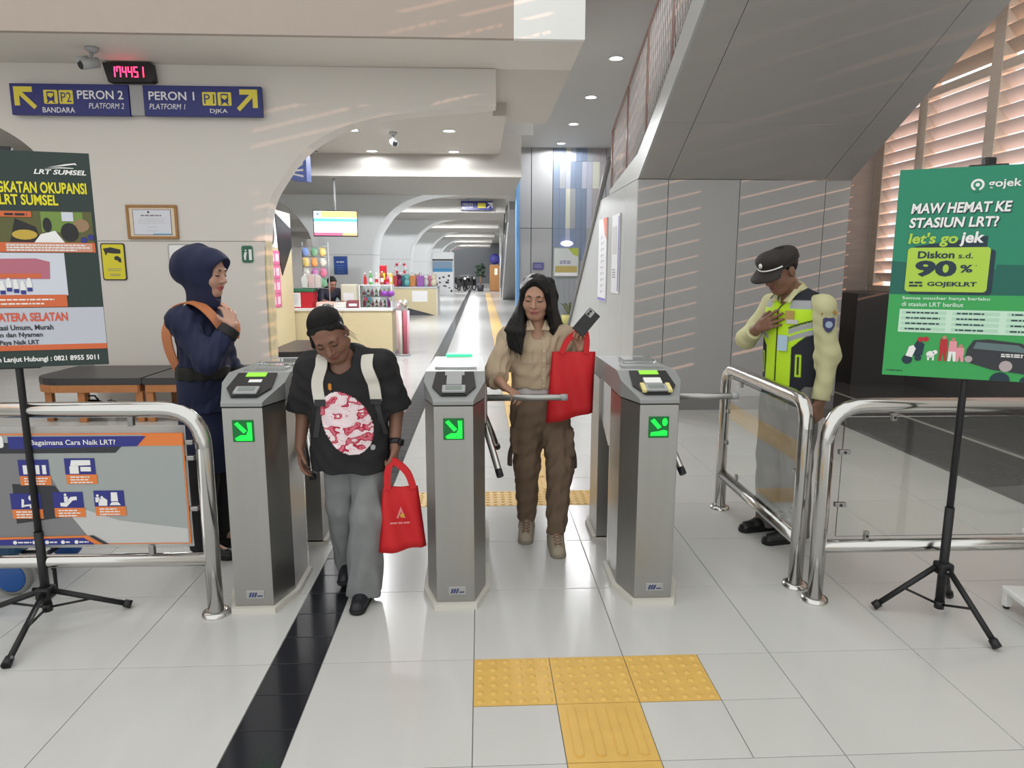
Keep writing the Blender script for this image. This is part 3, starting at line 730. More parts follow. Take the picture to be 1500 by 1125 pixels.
rect(-QW, V(515) + .05, QW, V(442), Lv, pq, -.005, 'pale_field'); rect(-QW, V(505), QW, V(497), Or, pq, -.0058, 'orange_rule')
ROW = 245
text('LRT SUMSEL', (U(48), V(250), U(120), V(243)), C_w, pq, -.006, bold=.03, shear=.25, name='logo_word')
multi([[(U(68), V(240)), (U(92), V(235)), (U(106), V(233)), (U(108), V(236)), (U(104), V(235.2)), (U(90), V(237.5))], [(U(62), V(242)), (U(85), V(239.5)), (U(103), V(240)), (U(103), V(241)), (U(85), V(241))]], C_w, pq, -.006, 'logo_arc')
ROW = 270
text('GKATAN OKUPANSI', (U(-1), V(277), U(121), V(261)), Yl, pq, -.006, bold=.03, name='headline')
ROW = 287
text('LRT SUMSEL', (U(3), V(294), U(82), V(279)), Yl, pq, -.006, bold=.03, name='headline')
ROW = 325
# photograph blocks printed on the poster
P1 = [('photo_olive', (.10, .10, .03)), ('photo_leaf', (.16, .26, .05)), ('photo_black', (.015, .014, .016)), ('photo_yellow', (.52, .36, .05)), ('photo_tan', (.30, .19, .10)), ('photo_sky', (.60, .63, .72)), ('photo_rose', (.45, .14, .20))]
PM = {n: mat(n, c, .5) for n, c in P1}
rect(-QW, V(347), U(131), V(302), PM['photo_olive'], pq, -.005, 'photograph')
rect(U(60), V(332), U(118), V(303), PM['photo_leaf'], pq, -.0058, 'photograph_grass')
flat([(U(15), V(347)), (U(25), V(313)), (U(52), V(325)), (U(58), V(347))], PM['photo_black'], pq, -.0062, 'photograph_figure')
flat(circ(U(36), V(336), .045, 16, 0, 360, .02), PM['photo_yellow'], pq, -.0066, 'photograph_bag'); flat([(U(48), V(347)), (U(58), V(335)), (U(78), V(330)), (U(90), V(347))], C_w, pq, -.0066, 'photograph_shirt')
flat(circ(U(68), V(322), .016, 14, 0, 360, .030), PM['photo_black'], pq, -.0070, 'photograph_head'); flat(circ(U(98), V(332), .032, 16, 0, 360, .038), PM['photo_black'], pq, -.0070, 'photograph_head')
flat(circ(U(115), V(322), .030, 16, 0, 360, .026), PM['photo_tan'], pq, -.0066, 'photograph_veil'); rect(U(89), V(316), U(105), V(303), PM['photo_sky'], pq, -.0074, 'photograph_paper')
multi([circ(U(117), V(343), .012, 10), circ(U(127), V(339), .012, 10)], C_blue, pq, -.0078, 'photograph_flowers')
flat(rrect(U(6), V(311), U(48), V(303), .004), Or, pq, -.0080, 'photo_tag'); lines(U(12), U(42), [V(309)], .009, PM['photo_black'], pq, -.0088, .05)
rect(-QW, V(361), U(132), V(347), Or, pq, -.0062, 'caption_band'); rect(U(9), V(360), U(128), V(348), mat('caption_pale', (.60, .30, .22), .5), pq, -.0070, 'caption_field'); lines(U(10), U(126), [V(359), V(355.4), V(351.8)], .005, C_w, pq, -.0078, .3)
ROW = 395
rect(-QW, V(424), U(95), V(362), PM['photo_sky'], pq, -.005, 'photograph'); flat([(-QW, V(400)), (U(72), V(400)), (U(74), V(375)), (U(55), V(370)), (-QW, V(372))], PM['photo_rose'], pq, -.0058, 'photograph_train'); rect(-QW, V(398), U(60), V(392), Or, pq, -.0064, 'photograph_stripe')
b = MB(); b2 = MB()
for k in range(16):
    x = -QW + .03 + .024 * k; zz_ = V(405 + (k % 3) * 2)
    b.prism(circ(x, zz_ + .012, .007, 8), -.0072, -.0066, 'y'); b.prism([(x - .010, zz_ - .02), (x + .010, zz_ - .02), (x + .008, zz_ + .006), (x - .008, zz_ + .006)], -.0072, -.0066, 'y')
    b2.prism([(x - .009, zz_ - .036), (x + .009, zz_ - .036), (x + .009, zz_ - .02), (x - .009, zz_ - .02)], -.0072, -.0066, 'y')
b.build('photograph_crowd', C_w, pq); b2.build('photograph_trousers', C_blue, pq)
ROW = 432
rect(-QW, V(441), U(97), V(423), Or, pq, -.0062, 'caption_band'); lines(-.2, U(90), [V(437), V(431)], .006, C_w, pq, -.0070, .3)
ROW = 456
text('ATERA SELATAN', (U(2), V(462), U(98), V(449)), Rd, pq, -.0062, bold=.035, name='subheading')
ROW = 471
text('rtasi Umum, Murah', (U(-2), V(476), U(78), V(467)), C_k, pq, -.0062, bold=.03, name='body_text'); text('an dan Nyaman', (U(-1), V(487), U(62), V(478)), C_k, pq, -.0062, bold=.03, name='body_text'); text('Paya Naik LRT', (U(2), V(498), U(56), V(489.5)), C_k, pq, -.0066, bold=.03, name='body_text')
ROW = 519
text('ih Lanjut Hubungi : 0821 8955 5011', (U(0), V(524), U(144), V(514)), C_w, pq, -.006, bold=.03, name='contact_line')
# ================================================================= SIGNS AND FITTINGS ON THE NEAR ARCH WALL
S_navy = mat('sign_navy', (.012, .018, .16), .35); S_yel = mat('sign_yellow', (.70, .60, .06), .4); S_w = mat('sign_white', (.75, .75, .78), .4)
WY = 5.6
def arrow_ne(cx, cz, s, flip=1):
    # arrow pointing to the upper right (flip=-1: upper left)
    a = [(-.50, -.36), (.12, .26), (-.34, .26), (-.34, .50), (.50, .50), (.50, -.34), (.26, -.34), (.26, .12), (-.36, -.50)]
    return [(cx + flip * x * s, cz + z * s) for x, z in a]
def platform_sign(label, x0, x1, z0, z1, n, left):
    s = thing('platform_sign', label, 'sign', ((x0 + x1) / 2, WY - .09, z0))
    w = x1 - x0; h = z1 - z0; k = -1 if left else 1
    MB().bbox(-w / 2, w / 2, 0, .05, 0, h, .004).build('sign_panel', S_navy, s)
    MB().box(-.05, .05, .05, .09, .05, h - .05).build('bracket', M_gray, s)
    if left:
        flat(arrow_ne(-w * .375, h * .54, h * .72, -1), S_yel, s, -.002, 'arrow')
        xs_ = (-w * .16, -w * .03); tx = (-w * .238, .035 * w); px_ = (.065 * w, .455 * w)
    else:
        flat(arrow_ne(w * .375, h * .54, h * .72, 1), S_yel, s, -.002, 'arrow')
        xs_ = (w * .185, w * .055); tx = (.055 * w, .205 * w); px_ = (-.455 * w, -.07 * w)
    for i, x in enumerate(xs_):
        flat(rrect(x - .073, h * .36, x + .073, h * .80, .012), S_yel, s, -.002, 'symbol_field')
    x = xs_[0]
    multi([rrect(x - .040, h * .46, x + .040, h * .75, .014), [(x - .05, h * .39), (x - .03, h * .39), (x - .01, h * .46), (x - .03, h * .46)], [(x + .05, h * .39), (x + .03, h * .39), (x + .01, h * .46), (x + .03, h * .46)]], S_navy, s, -.0032, 'train_symbol')
    multi([[(x - .030, h * .62), (x, h * .55), (x + .030, h * .62), (x + .028, h * .70), (x - .028, h * .70)]], S_yel, s, -.0042, 'train_window')
    x = xs_[1]; text(n, (x - .055, h * .42, x + .055, h * .73), S_navy, s, -.0032, bold=.0, name='platform_code')
    text('BANDARA' if left else 'DJKA', (tx[0], h * .08, tx[1] if not left else tx[1], h * .25), S_w, s, -.002, bold=.008, name='destination')
    text('PERON ' + n[1], (px_[0], h * .52, px_[1] - .0 * w, h * .80), S_w, s, -.002, bold=.015, name='platform_name')
    text('PLATFORM ' + n[1], ((px_[0] + (.09 * w if left else 0)), h * .22, px_[1] - (0 if left else .08 * w), h * .40), S_w, s, -.002, shear=.2, name='platform_name_small')
platform_sign('navy sign reading PERON 2 with a yellow arrow to the upper left', -5.001, -3.757, 3.170, 3.492, 'P2', True)
platform_sign('navy sign reading PERON 1 with a yellow arrow to the upper right', -3.602, -2.340, 3.172, 3.488, 'P1', False)
tag(MB().bbox(-3.752, -3.607, WY - .075, WY - .005, 3.18, 3.49, .003).build('sign_spacer', M_gray), 'plain grey panel between the two navy platform signs', 'panel')

ck = thing('digital_clock', 'black digital clock with red digits 17 44 51 above the signs', 'clock', (-3.735, WY - .11, 3.515))
MB().prism([(-.262, .195), (.25, .195), (.268, .02), (.235, 0), (-.215, 0)], 0, .10, 'y').build('clock_case', M_blk, ck)
M_red = glow('red_led', (1.0, .03, .10), 3.0)
SEG = {'0': 'abcdef', '1': 'bc', '2': 'abged', '3': 'abgcd', '4': 'fgbc', '5': 'afgcd', '7': 'abcf'}
def digit(ch, x, z, w, h):
    t = .013; P = []
    H = lambda za: [(x + .004, za), (x + w - .004, za), (x + w - .004, za + t), (x + .004, za + t)]
    Vv = lambda xa, za: [(xa, za), (xa + t, za), (xa + t, za + h / 2 - .004), (xa, za + h / 2 - .004)]
    for s in SEG[ch]:
        P.append({'a': H(z + h - t), 'd': H(z), 'g': H(z + h / 2 - t / 2), 'b': Vv(x + w - t, z + h / 2 + .002), 'c': Vv(x + w - t, z + .002), 'e': Vv(x, z + .002), 'f': Vv(x, z + h / 2 + .002)}[s])
    return P
for i, ch in enumerate('174451'):
    multi(digit(ch, -.178 + .060 * i, .045, .048, .11), M_red, ck, -.002, 'digit')

def cctv(label, loc, yaw, m, s=1.0):
    t = thing('security_camera', label, 'camera', loc, (0, 0, yaw))
    MB().lathe([(.001, 0), (.055 * s, 0), (.055 * s, -.02 * s), (.03 * s, -.045 * s), (.001, -.045 * s)], (0, 0, 0), 18).build('mount', m, t)
    MB().tube([(0, 0, -.04 * s), (0, -.02 * s, -.09 * s), (0, -.03 * s, -.12 * s)], .014 * s, 10).build('bracket', m, t)
    d = Vector((0, -1, -.35)).normalized(); c = Vector((0, -.03 * s, -.14 * s))
    MB().tube([c - d * .08 * s, c - d * .075 * s, c + d * .085 * s], [.03 * s, .042 * s, .042 * s], 18).build('housing', m, t)
    MB().tube([c + d * .085 * s, c + d * .092 * s], [.037 * s, .034 * s], 18).build('lens_face', M_blk, t)
    MB().tube([c + d * .02 * s + Vector((0, 0, .046 * s)), c + d * .12 * s + Vector((0, 0, .046 * s))], .022 * s, 10).build('sun_shield', m, t)
cctv('grey bullet security camera under the low ceiling, above the clock', (-3.86, 5.05, 3.73), R(-35), M_gray, 1.15)
cctv('small security camera on the ceiling behind the first arch', (-1.27, 8.4, 3.56), R(20), M_gray, 1.1)

fr = thing('framed_certificate', 'framed certificate in a brown wooden frame on the cream wall', 'frame', (-3.65, WY - .03, 1.862))
w, h = .56, .375
M_fr = mat('frame_wood', (.34, .17, .05), .4, noise=.15, nscale=12)
for nm, x0, x1, z0, z1 in (('frame_rail', -w / 2, w / 2, 0, .03), ('frame_rail', -w / 2, w / 2, h - .03, h), ('frame_stile', -w / 2, -w / 2 + .03, .03, h - .03), ('frame_stile', w / 2 - .03, w / 2, .03, h - .03)):
    MB().bbox(x0, x1, 0, .025, z0, z1, .005).build(nm, M_fr, fr)
rect(-w / 2 + .03, .03, w / 2 - .03, h - .03, mat('mount_cream', (.72, .60, .45), .5), fr, .012, 'mount'); rect(-.21, .045, .212, .325, S_navy, fr, .0105, 'certificate_border'); rect(-.204, .05, .206, .32, mat('certificate', (.66, .68, .75), .4), fr, .0095, 'certificate')
multi([circ(-.035, .295, .012, 12)], C_k, fr, .0085, 'crest'); lines(-.12, .11, [.252], .014, C_mid, fr, .0085, .02, 'certificate_title')
lines(-.15, .15, [.225, .207, .190, .172], .005, C_lt, fr, .0085, .1); lines(-.06, .07, [.13, .09], .007, C_lt, fr, .0085, .1)
rect(.0, .05, .206, .062, mat('cert_blue', (.15, .45, .65), .5), fr, .0080, 'certificate_foot')

def plate(name, label, cat, x0, x1, z0, z1, m, edge):
    t = thing(name, label, cat, ((x0 + x1) / 2, WY - .012, z0)); w = (x1 - x0) / 2; h = z1 - z0
    MB().prism(rrect(-w, 0, w, h, .025), 0, .010, 'y').build('sign_plate', edge, t); flat(rrect(-w + .012, .012, w - .012, h - .012, .02), m, t, -.0012, 'sign_face')
    return t, w, h
M_cy = mat('cctv_yellow', (.70, .62, .03), .45)
t, w, h = plate('cctv_notice', 'yellow notice with a black camera symbol on the cream wall', 'sign', -4.250, -3.985, 1.402, 1.815, M_cy, M_blk)
multi([[(-.105, h - .06), (-.02, h - .045), (.085, h - .07), (.085, h - .115), (.0, h - .115), (-.09, h - .10)], [(.01, h - .15), (.05, h - .14), (.085, h - .17), (.085, h - .215), (.06, h - .21), (.045, h - .19), (.015, h - .185)], [(-.09, h - .10), (-.06, h - .10), (-.07, h - .13), (-.085, h - .13)]], C_k, t, -.0025, 'camera_symbol')
lines(-.07, .08, [.125, .105], .007, C_mid, t, -.0025, .1); lines(-.05, .07, [.065, .05], .007, C_mid, t, -.0025, .1)
t, w, h = plate('no_smoking_notice', 'white notice with a red prohibition ring behind the navy headscarf', 'sign', -3.505, -3.115, 1.523, 1.808, C_w, M_gray)
b = MB(); b.tube([(.005 + .055 * math.cos(a), -.004, h - .085 + .055 * math.sin(a)) for a in [i * math.pi / 12 for i in range(24)]], .008, 6, closed=True); b.tube([(-.034, -.004, h - .124), (.044, -.004, h - .046)], .007, 6); b.build('prohibition_ring', mat('sign_red', (.45, .03, .06), .4), t)
multi([[(-.03, h - .092), (.03, h - .092), (.03, h - .080), (-.03, h - .080)]], C_k, t, -.0025, 'cigarette'); lines(-.15, .12, [.08, .05], .012, C_lt, t, -.0025, .2)
t, w, h = plate('exit_notice', 'small green emergency route notice on the cream wall edge', 'sign', -2.685, -2.560, 1.600, 1.792, mat('exit_green', (.02, .12, .075), .4), mat('exit_rim', (.04, .16, .10), .4))
multi([[(-.035, .03), (-.018, .03), (-.012, .08), (-.002, .12), (-.028, .12), (-.04, .08)], circ(-.016, .138, .010, 10), [(.018, .03), (.05, .03), (.05, .15), (.018, .15)]], C_w, t, -.0025, 'running_figure')

# triangular hanging sign seen behind the arch edge
tg = thing('hanging_prism_sign', 'blue three-sided hanging sign just behind the arch edge', 'sign', (-2.29, 6.75, 2.64))
b = MB(); b.add([(-.30, 0, .10), (.10, 0, .0), (.10, 0, .33), (-.1, .22, .02), (.13, .12, .0), (.13, .12, .33)], [(0, 1, 2), (3, 5, 4), (0, 3, 4, 1), (1, 4, 5, 2), (2, 5, 3, 0)]); b.build('sign_body', mat('prism_blue', (.10, .16, .48), .4), tg)
b = MB()
for k in range(3): b.add([(-.16 + .06 * k, -.002, .10 + .02 * k), (.06, -.002, .05 + .08 * k), (.06, -.002, .075 + .08 * k), (-.16 + .06 * k, -.002, .118 + .02 * k)], [(0, 1, 2, 3)])
b.build('sign_lettering', C_w, tg); MB().cyl((.10, .05, .33), (.10, .05, .92), .006, 8).build('hanger', M_gray, tg)

# ---- benches round the arch column: orange wood frames with black padded tops
M_or = mat('bench_wood', (.42, .17, .06), .45, noise=.18, nscale=10); M_pad = mat('bench_pad', (.035, .033, .036), .33)
def bench(label, pts, loc, legs, hh=.37):
    t = thing('padded_bench', label, 'bench', loc)
    o = [(x, y) for x, y in pts]
    cx = sum(p[0] for p in o) / len(o); cy = sum(p[1] for p in o) / len(o)
    sh = lambda k: [(cx + (x - cx) * k, cy + (y - cy) * k) for x, y in o]
    b = MB(); b.prism(sh(.985), .385, .40, 'z'); b.prism(o, .40, .445, 'z'); b.prism(sh(.985), .445, .455, 'z'); b.build('seat_pad', M_pad, t)
    b = MB(); q = sh(.95)
    for a, c in zip(q, q[1:] + q[:1]):
        a, c = Vector((*a, 0)), Vector((*c, 0)); d = (c - a); n = Vector((-d.y, d.x, 0)).normalized() * .012
        for z0, z1 in ((.31, .385),): b.add([(*(a - n).xy, z0), (*(c - n).xy, z0), (*(c + n).xy, z0), (*(a + n).xy, z0), (*(a - n).xy, z1), (*(c - n).xy, z1), (*(c + n).xy, z1), (*(a + n).xy, z1)], [(0, 3, 2, 1), (4, 5, 6, 7), (0, 1, 5, 4), (1, 2, 6, 5), (2, 3, 7, 6), (3, 0, 4, 7)])
    b.build('apron', M_or, t)
    for x, y in legs: MB().bbox(x - .035, x + .035, y - .03, y + .03, 0, .315, .004).build('leg', M_or, t)
    xs_ = [x for x, y in legs]; ys_ = [y for x, y in legs]
    MB().bbox(min(xs_), max(xs_), min(ys_) - .012, min(ys_) + .012, .06, .10, .003).build('stretcher', M_or, t)
arc = [(-1.13 + .30 - .30 * math.sin(R(a)), .30 - .30 * math.cos(R(a))) for a in range(0, 91, 15)]
bench('black padded bench with orange frame and a rounded end, behind the left barrier', [(-.002, 0)] + arc + [(-1.13, .95), (-.002, .95)], (-3.36, 4.42, 0), [(-.05, .06), (-.62, .06), (-.99, .14), (-1.04, .85), (-.05, .85)])
bench('black padded bench with orange frame behind the woman in navy', [(0, 0), (1.05, 0), (1.05, .95), (0, .95)], (-3.355, 4.42, 0), [(.05, .06), (.98, .06), (.98, .85), (.05, .85)])
arc2 = [(.55 - .22 + .22 * math.sin(R(a)), .22 - .22 * math.cos(R(a))) for a in range(0, 91, 15)]
bench('black padded bench beside the kiosk, behind the left turnstile', [(0, 0)] + arc2 + [(.55, 1.55), (0, 1.55)], (-2.80, 6.56, 0), [(.06, .06), (.40, .12), (.46, 1.45), (.06, 1.45)])
bg_ = thing('bag', 'dark bag lying on the floor under the rounded bench', 'bag', (-4.05, 4.75, 0)); MB().ell((0, 0, .09), (.16, .10, .09)).build('bag_body', M_blk, bg_); MB().tube([(-.08, 0, .16), (-.04, 0, .22), (.04, 0, .22), (.08, 0, .16)], .01, 8).build('handle', M_blk, bg_)
cp_ = thing('paper_bag', 'small white bag on the floor under the bench', 'bag', (-3.83, 4.72, 0)); MB().prism([(-.05, 0), (.05, 0), (.04, .16), (-.03, .18)], -.04, .04, 'y').build('bag_body', C_w, cp_); MB().tube([(-.02, 0, .16), (0, 0, .21), (.02, 0, .16)], .004, 6).build('handle', C_w, cp_)

# ---- trolley with blue wheel (left edge) and white rack (right edge)
tr_ = thing('wheeled_trolley', 'blue wheeled trolley behind the left barrier at the picture edge', 'trolley', (-2.20, .66, 0))
M_tb = mat('trolley_blue', (.02, .09, .20), .4)
b = MB(); b.lathe([(.045, -.03), (.085, -.025), (.092, 0), (.085, .025), (.045, .03)], (0, 0, .092), 24, 'y'); wl = b.build('wheel', mat('tyre_grey', (.28, .28, .27), .6), tr_)
MB().lathe([(.001, -.034), (.06, -.034), (.072, -.028), (.074, .028), (.06, .034), (.001, .034)], (0, 0, .092), 20, 'y').build('wheel_hub', mat('wheel_blue', (.02, .10, .36), .35), wl)
MB().bbox(-.45, .06, -.06, .40, .20, .42, .03).build('tank', M_tb, tr_); MB().tube([(.05, .0, .21), (.14, 0, .21), (.19, 0, .12), (.19, 0, .02), (.08, 0, .02)], .010, 8).build('frame_tube', M_blkm, tr_); MB().cyl((0, -.03, .092), (0, .40, .092), .012, 10).build('axle', M_blkm, tr_)
MB().lathe([(.001, .40), (.08, .40), (.09, .42), (.08, .44), (.001, .44)], (0, 0, .092), 20, 'y').build('wheel', mat('wheel_blue', (.02, .10, .36), .35), tr_)
rk = thing('white_rack', 'low white two-tier rack cut off by the right picture edge', 'rack', (2.445, .30, 0), (0, 0, R(-8)))
M_wr = mat('rack_white', (.78, .78, .76), .4)
MB().bbox(-.02, .60, -.30, .04, .075, .105, .008).build('lower_shelf', M_wr, rk); MB().bbox(.02, .60, -.30, .02, .365, .395, .010).build('upper_shelf', M_wr, rk)
for x, y in ((0, .02), (.56, .02), (0, -.28), (.56, -.28)): MB().bbox(x - .016, x + .016, y - .016, y + .016, .012, .08, .004).build('leg', M_wr, rk); MB().cyl((x, y, 0), (x, y, .014), .013, 10).build('foot', M_blk, rk)
for y in (-.26, .0): MB().cyl((.50, y, .1), (.50, y, .37), .012, 10).build('upright', M_wr, rk)

# ---- downlights
M_lamp = glow('lamp_white', (1.0, .98, .95), 6.0)
def downlight(label, x, y, z, power, grp, r=.085):
    t = thing('downlight', label, 'downlight', (x, y, z), group=grp)
    MB().lathe([(r, 0), (r + .02, -.004), (r + .018, -.010), (r - .004, -.006)], (0, 0, 0), 20).build('trim_ring', M_white, t)
    MB().lathe([(.001, -.004), (r, -.004), (r, .0)], (0, 0, 0), 20).build('lamp_face', M_lamp, t)
    ld = bpy.data.lights.new('downlight_lamp', 'SPOT'); ld.spot_size = R(172); ld.spot_blend = .08; ld.shadow_soft_size = .08; ld.energy = power; ld.color = (.97, .98, 1.0)
    lo = bpy.data.objects.new('downlight_lamp', ld); COL.objects.link(lo); lo.parent = t; lo.location = (0, 0, -.03)
LP = 120
for i, y in enumerate((8.57, 11.0, 13.45, 15.85)):
    downlight(['nearest', 'second nearest', 'third', 'farthest'][i] + ' downlight in the row on the high grey ceiling', 2.12, y, 4.70, LP * .6, 'downlights on the high ceiling', .10)
for x, nm in ((-1.85, 'left'), (-.42, 'right')):
    for y, nn in ((8.25, 'nearer'), (10.12, 'farther')):
        downlight(f'{nn} {nm}-hand downlight in the ceiling behind the first arch', x, y, 3.56, LP * (1.75 if y < 9 else .10), 'downlights behind the first arch')
nth = ['second', 'third', 'fourth', 'fifth', 'sixth']
for i in range(5):
    for x, nm in ((-2.6, 'left'), (-.5, 'right')):
        downlight(f'{nm}-hand downlight in the {nth[i]} ceiling bay of the corridor', x, 16.4 + 8.15 * i, 3.56, LP * 2.3, 'downlights far down the corridor')  # lamps added to brighten the far bays
tag(MB().lathe([(.001, 0), (.05, 0), (.045, -.03), (.001, -.045)], (-2.85, 10.18, 3.56), 16).build('smoke_detector', M_gray), 'small grey smoke detector on the ceiling near the beam', 'detector')

# ---- television, blue poster, hanging sign
tv = thing('television', 'television with a yellow and white screen hanging from the beam', 'television', (-2.64, 10.66, 2.115), (0, 0, R(10)))
MB().bbox(-.40, .40, 0, .05, 0, .475, .008).build('bezel', M_blk, tv); MB().tube([(0, .08, .3), (0, .08, 1.055)], .022, 12).build('pole', M_gray, tv); MB().box(-.09, .09, .04, .09, .15, .35).build('bracket', M_blk, tv)
def scr(n, c): return mat('screen_' + n, c, .3, emit=c, estr=.6)
rect(-.385, .02, .385, .458, scr('white', (.72, .80, .90)), tv, -.002, 'screen'); rect(-.26, .345, .385, .455, scr('yellow', (.95, .70, .16)), tv, -.003, 'screen_header'); rect(-.385, .27, .385, .325, scr('cyan', (.10, .45, .62)), tv, -.003, 'screen_band'); rect(-.385, .02, .385, .072, scr('pink', (.70, .12, .22)), tv, -.003, 'screen_footer'); rect(.12, .02, .385, .072, scr('orange', (.85, .38, .18)), tv, -.004, 'screen_footer')
flat(circ(-.315, .405, .026, 14), scr('logo', (.12, .25, .45)), tv, -.003, 'screen_logo'); lines(-.18, .18, [.20, .17], .012, scr('text', (.42, .45, .65)), tv, -.003, .2)
pb = thing('wall_poster', 'small blue poster on the wall under the television', 'poster', (-3.155, 13.58, 1.39)); MB().bbox(-.155, .155, 0, .015, 0, .415, .003).build('frame', mat('poster_frame_blue', (.10, .16, .35), .4), pb); rect(-.135, .02, .135, .395, mat('poster_blue', (.03, .10, .42), .4), pb, -.002, 'print'); lines(-.09, .09, [.27], .03, C_w, pb, -.003, .1); lines(-.09, .09, [.05, .10, .15, .2], .012, mat('print_paleblue', (.2, .32, .6), .5), pb, -.003)
hs = thing('platform_sign', 'small navy platform sign with yellow arrow hanging far down the corridor', 'sign', (-.065, 18.35, 3.225)); MB().bbox(-.465, .465, 0, .06, 0, .255, .005).build('sign_panel', S_navy, hs); flat(arrow_ne(.38, .13, .17), S_w, hs, -.003, 'arrow'); rect(.02, .06, .26, .20, S_yel, hs, -.003, 'symbol_field'); text('PERON 1', (-.42, .13, -.05, .20), S_w, hs, -.003); text('PLATFORM', (-.42, .06, -.12, .10), S_w, hs, -.003); MB().box(-.3, .3, .02, .04, .255, .35).build('hanger', M_gray, hs)

# ---- notices on the stair side and back wall
def side_notice(label, y0, y1, z0, z1, red):
    t = thing('wall_notice', label, 'notice', (1.678, y1, z0), (0, 0, R(-90)))   # local x runs towards the camera, faces -X
    w = y1 - y0; h = z1 - z0
    MB().bbox(0, w, -.014, 0, 0, h, .003).build('panel', mat('notice_white', (.72, .73, .76), .35), t)
    if red:
        flat([(w * .55, h), (w, h), (w, h * .74), (w * .8, h * .80)], mat('notice_red', (.70, .18, .10), .5), t, -.0155, 'corner_flash'); rect(0.01, 0.01, w - .01, .05, mat('notice_violet', (.20, .20, .45), .5), t, -.0155, 'footer')
        b = MB()
        for k in range(10): b.prism(circ(w * .42, h * (.12 + .073 * k), .035, 12, 0, 360, .022), -.0160, -.0154, 'y')
        b.build('station_dots', mat('notice_grey', (.38, .40, .46), .5), t); lines(w * .55, w * .8, [h * (.12 + .073 * k) for k in range(9)], .018, C_lt, t, -.0155, .4)
    else:
        rect(w * .85, .03, w * .98, h - .03, mat('notice_violet', (.20, .20, .45), .5), t, -.0155, 'edge_band'); lines(w * .15, w * .6, [h * .2 + .03 * k for k in range(4)], .012, C_mid, t, -.0155, .2); rect(w * .1, h * .5, w * .7, h * .85, C_lt, t, -.0155, 'map')
side_notice('tall white notice with a red corner on the stair side wall', 6.50, 7.10, 1.10, 2.19, True)
side_notice('narrow white notice nearer the stair corner', 5.66, 6.12, 1.24, 2.18, False)
gp = thing('notice_board', 'notice board with green corner and coloured posters on the back wall', 'board', (2.36, 16.44, 1.30)); MB().bbox(-.36, .36, 0, .05, 0, .80, .006).build('frame', mat('frame_green_grey', (.25, .28, .25), .5), gp)
rect(-.33, .03, .33, .77, mat('board_pale', (.55, .58, .56), .5), gp, -.002, 'field'); flat([(.05, .77), (.33, .77), (.33, .55), (.2, .6)], mat('board_lime', (.38, .45, .06), .5), gp, -.003, 'lime_corner'); rect(-.3, .13, .3, .30, mat('board_ochre', (.45, .36, .12), .5), gp, -.003, 'ochre_block'); lines(-.17, .17, [.36, .41], .035, mat('board_violet', (.20, .20, .34), .5), gp, -.003, .1); rect(-.3, .04, .3, .11, C_w, gp, -.003, 'foot')
lb = thing('light_sign', 'small round lavender light above the notice board', 'light', (2.37, 16.42, 2.20)); MB().ell((0, 0, 0), (.17, .05, .075)).build('lamp', glow('lavender_glow', (.55, .52, .85), 1.6), lb); MB().box(-.05, .05, .03, .08, -.04, .04).build('bracket', M_gray, lb)
sg = thing('information_sign', 'small violet sign on the back wall behind the girl with long hair', 'sign', (1.60, 16.42, 1.50)); MB().bbox(-.145, .145, 0, .05, 0, .19, .006).build('sign_panel', mat('violet_sign', (.10, .09, .26), .4), sg); lines(-.10, .10, [.06, .11], .03, mat('pale_violet', (.25, .25, .42), .4), sg, -.002, .1)
tag(MB().bbox(.99, 1.085, 16.35, 16.7, 0, 3.9, .01).build('glass_fin', mat('blue_fin', (.16, .34, .62), .25)), 'tall blue panel at the left edge of the striped wall', 'panel')
pt = thing('potted_plant', 'small plant in a yellow pot by the striped wall', 'plant', (2.40, 16.1, 0)); MB().lathe([(.001, 0), (.15, 0), (.20, .28), (.18, .29), (.001, .27)], (0, 0, 0), 18).build('pot', mat('pot_yellow', (.55, .50, .18), .5), pt)
lf = mat('leaf_olive', (.14, .16, .07), .5, noise=.3)
for k in range(14):
    a = k * 2.4; ln = .35 + .2 * random.random(); b = MB(); d = Vector((math.cos(a), math.sin(a), 0)); n_ = Vector((-math.sin(a), math.cos(a), 0)) * .035; p0 = Vector((0, 0, .28)); p1 = p0 + d * ln * .4 + Vector((0, 0, ln * .7)); p2 = p0 + d * ln * .75 + Vector((0, 0, ln * .8))
    b.add([p0, p1 - n_, p1 + n_, p2, p1 + Vector((0, 0, .008))], [(0, 1, 4), (0, 4, 2), (1, 3, 4), (4, 3, 2)]); b.build('leaf', lf, pt)

# ================================================================= KIOSK AND FAR CORRIDOR
M_pw = mat('pale_wood', (.62, .53, .33), .45, noise=.06, nscale=5, stretch=(1, 1, 6)); M_kd = mat('kick_dark', (.06, .06, .075), .4); M_ww = mat('kiosk_white', (.74, .75, .76), .4)
ks = thing('kiosk_side_wall', 'kiosk side wall with a black oval emblem, pale wood edge and pink posters', 'kiosk wall', (-3.20, 7.85, 0))
MB().bbox(-.14, -.0, .10, 1.80, 0, 1.85, .004).build('wood_face', M_pw, ks); MB().bbox(-.14, -.0, .10, 1.80, 1.855, 2.45, .004).build('white_face', M_ww, ks)
b = MB(); b.lathe([(.001, .012), (.205, .012), (.205, 0)], (0, .60, 2.08), 28, 'x'); b.build('emblem', M_kd, ks); MB().box(.0125, .0135, .48, .72, 2.05, 2.10).build('emblem_word', C_w, ks)
MB().prism([(.90, 2.40), (1.78, 2.19), (1.78, 1.9), (1.15, 1.42), (1.05, 1.6)], .0, .012, 'x').build('black_flash', M_blk, ks)
pnk = mat('pink_poster', (.62, .13, .28), .5); pk2 = mat('pink_print', (.85, .55, .62), .5)
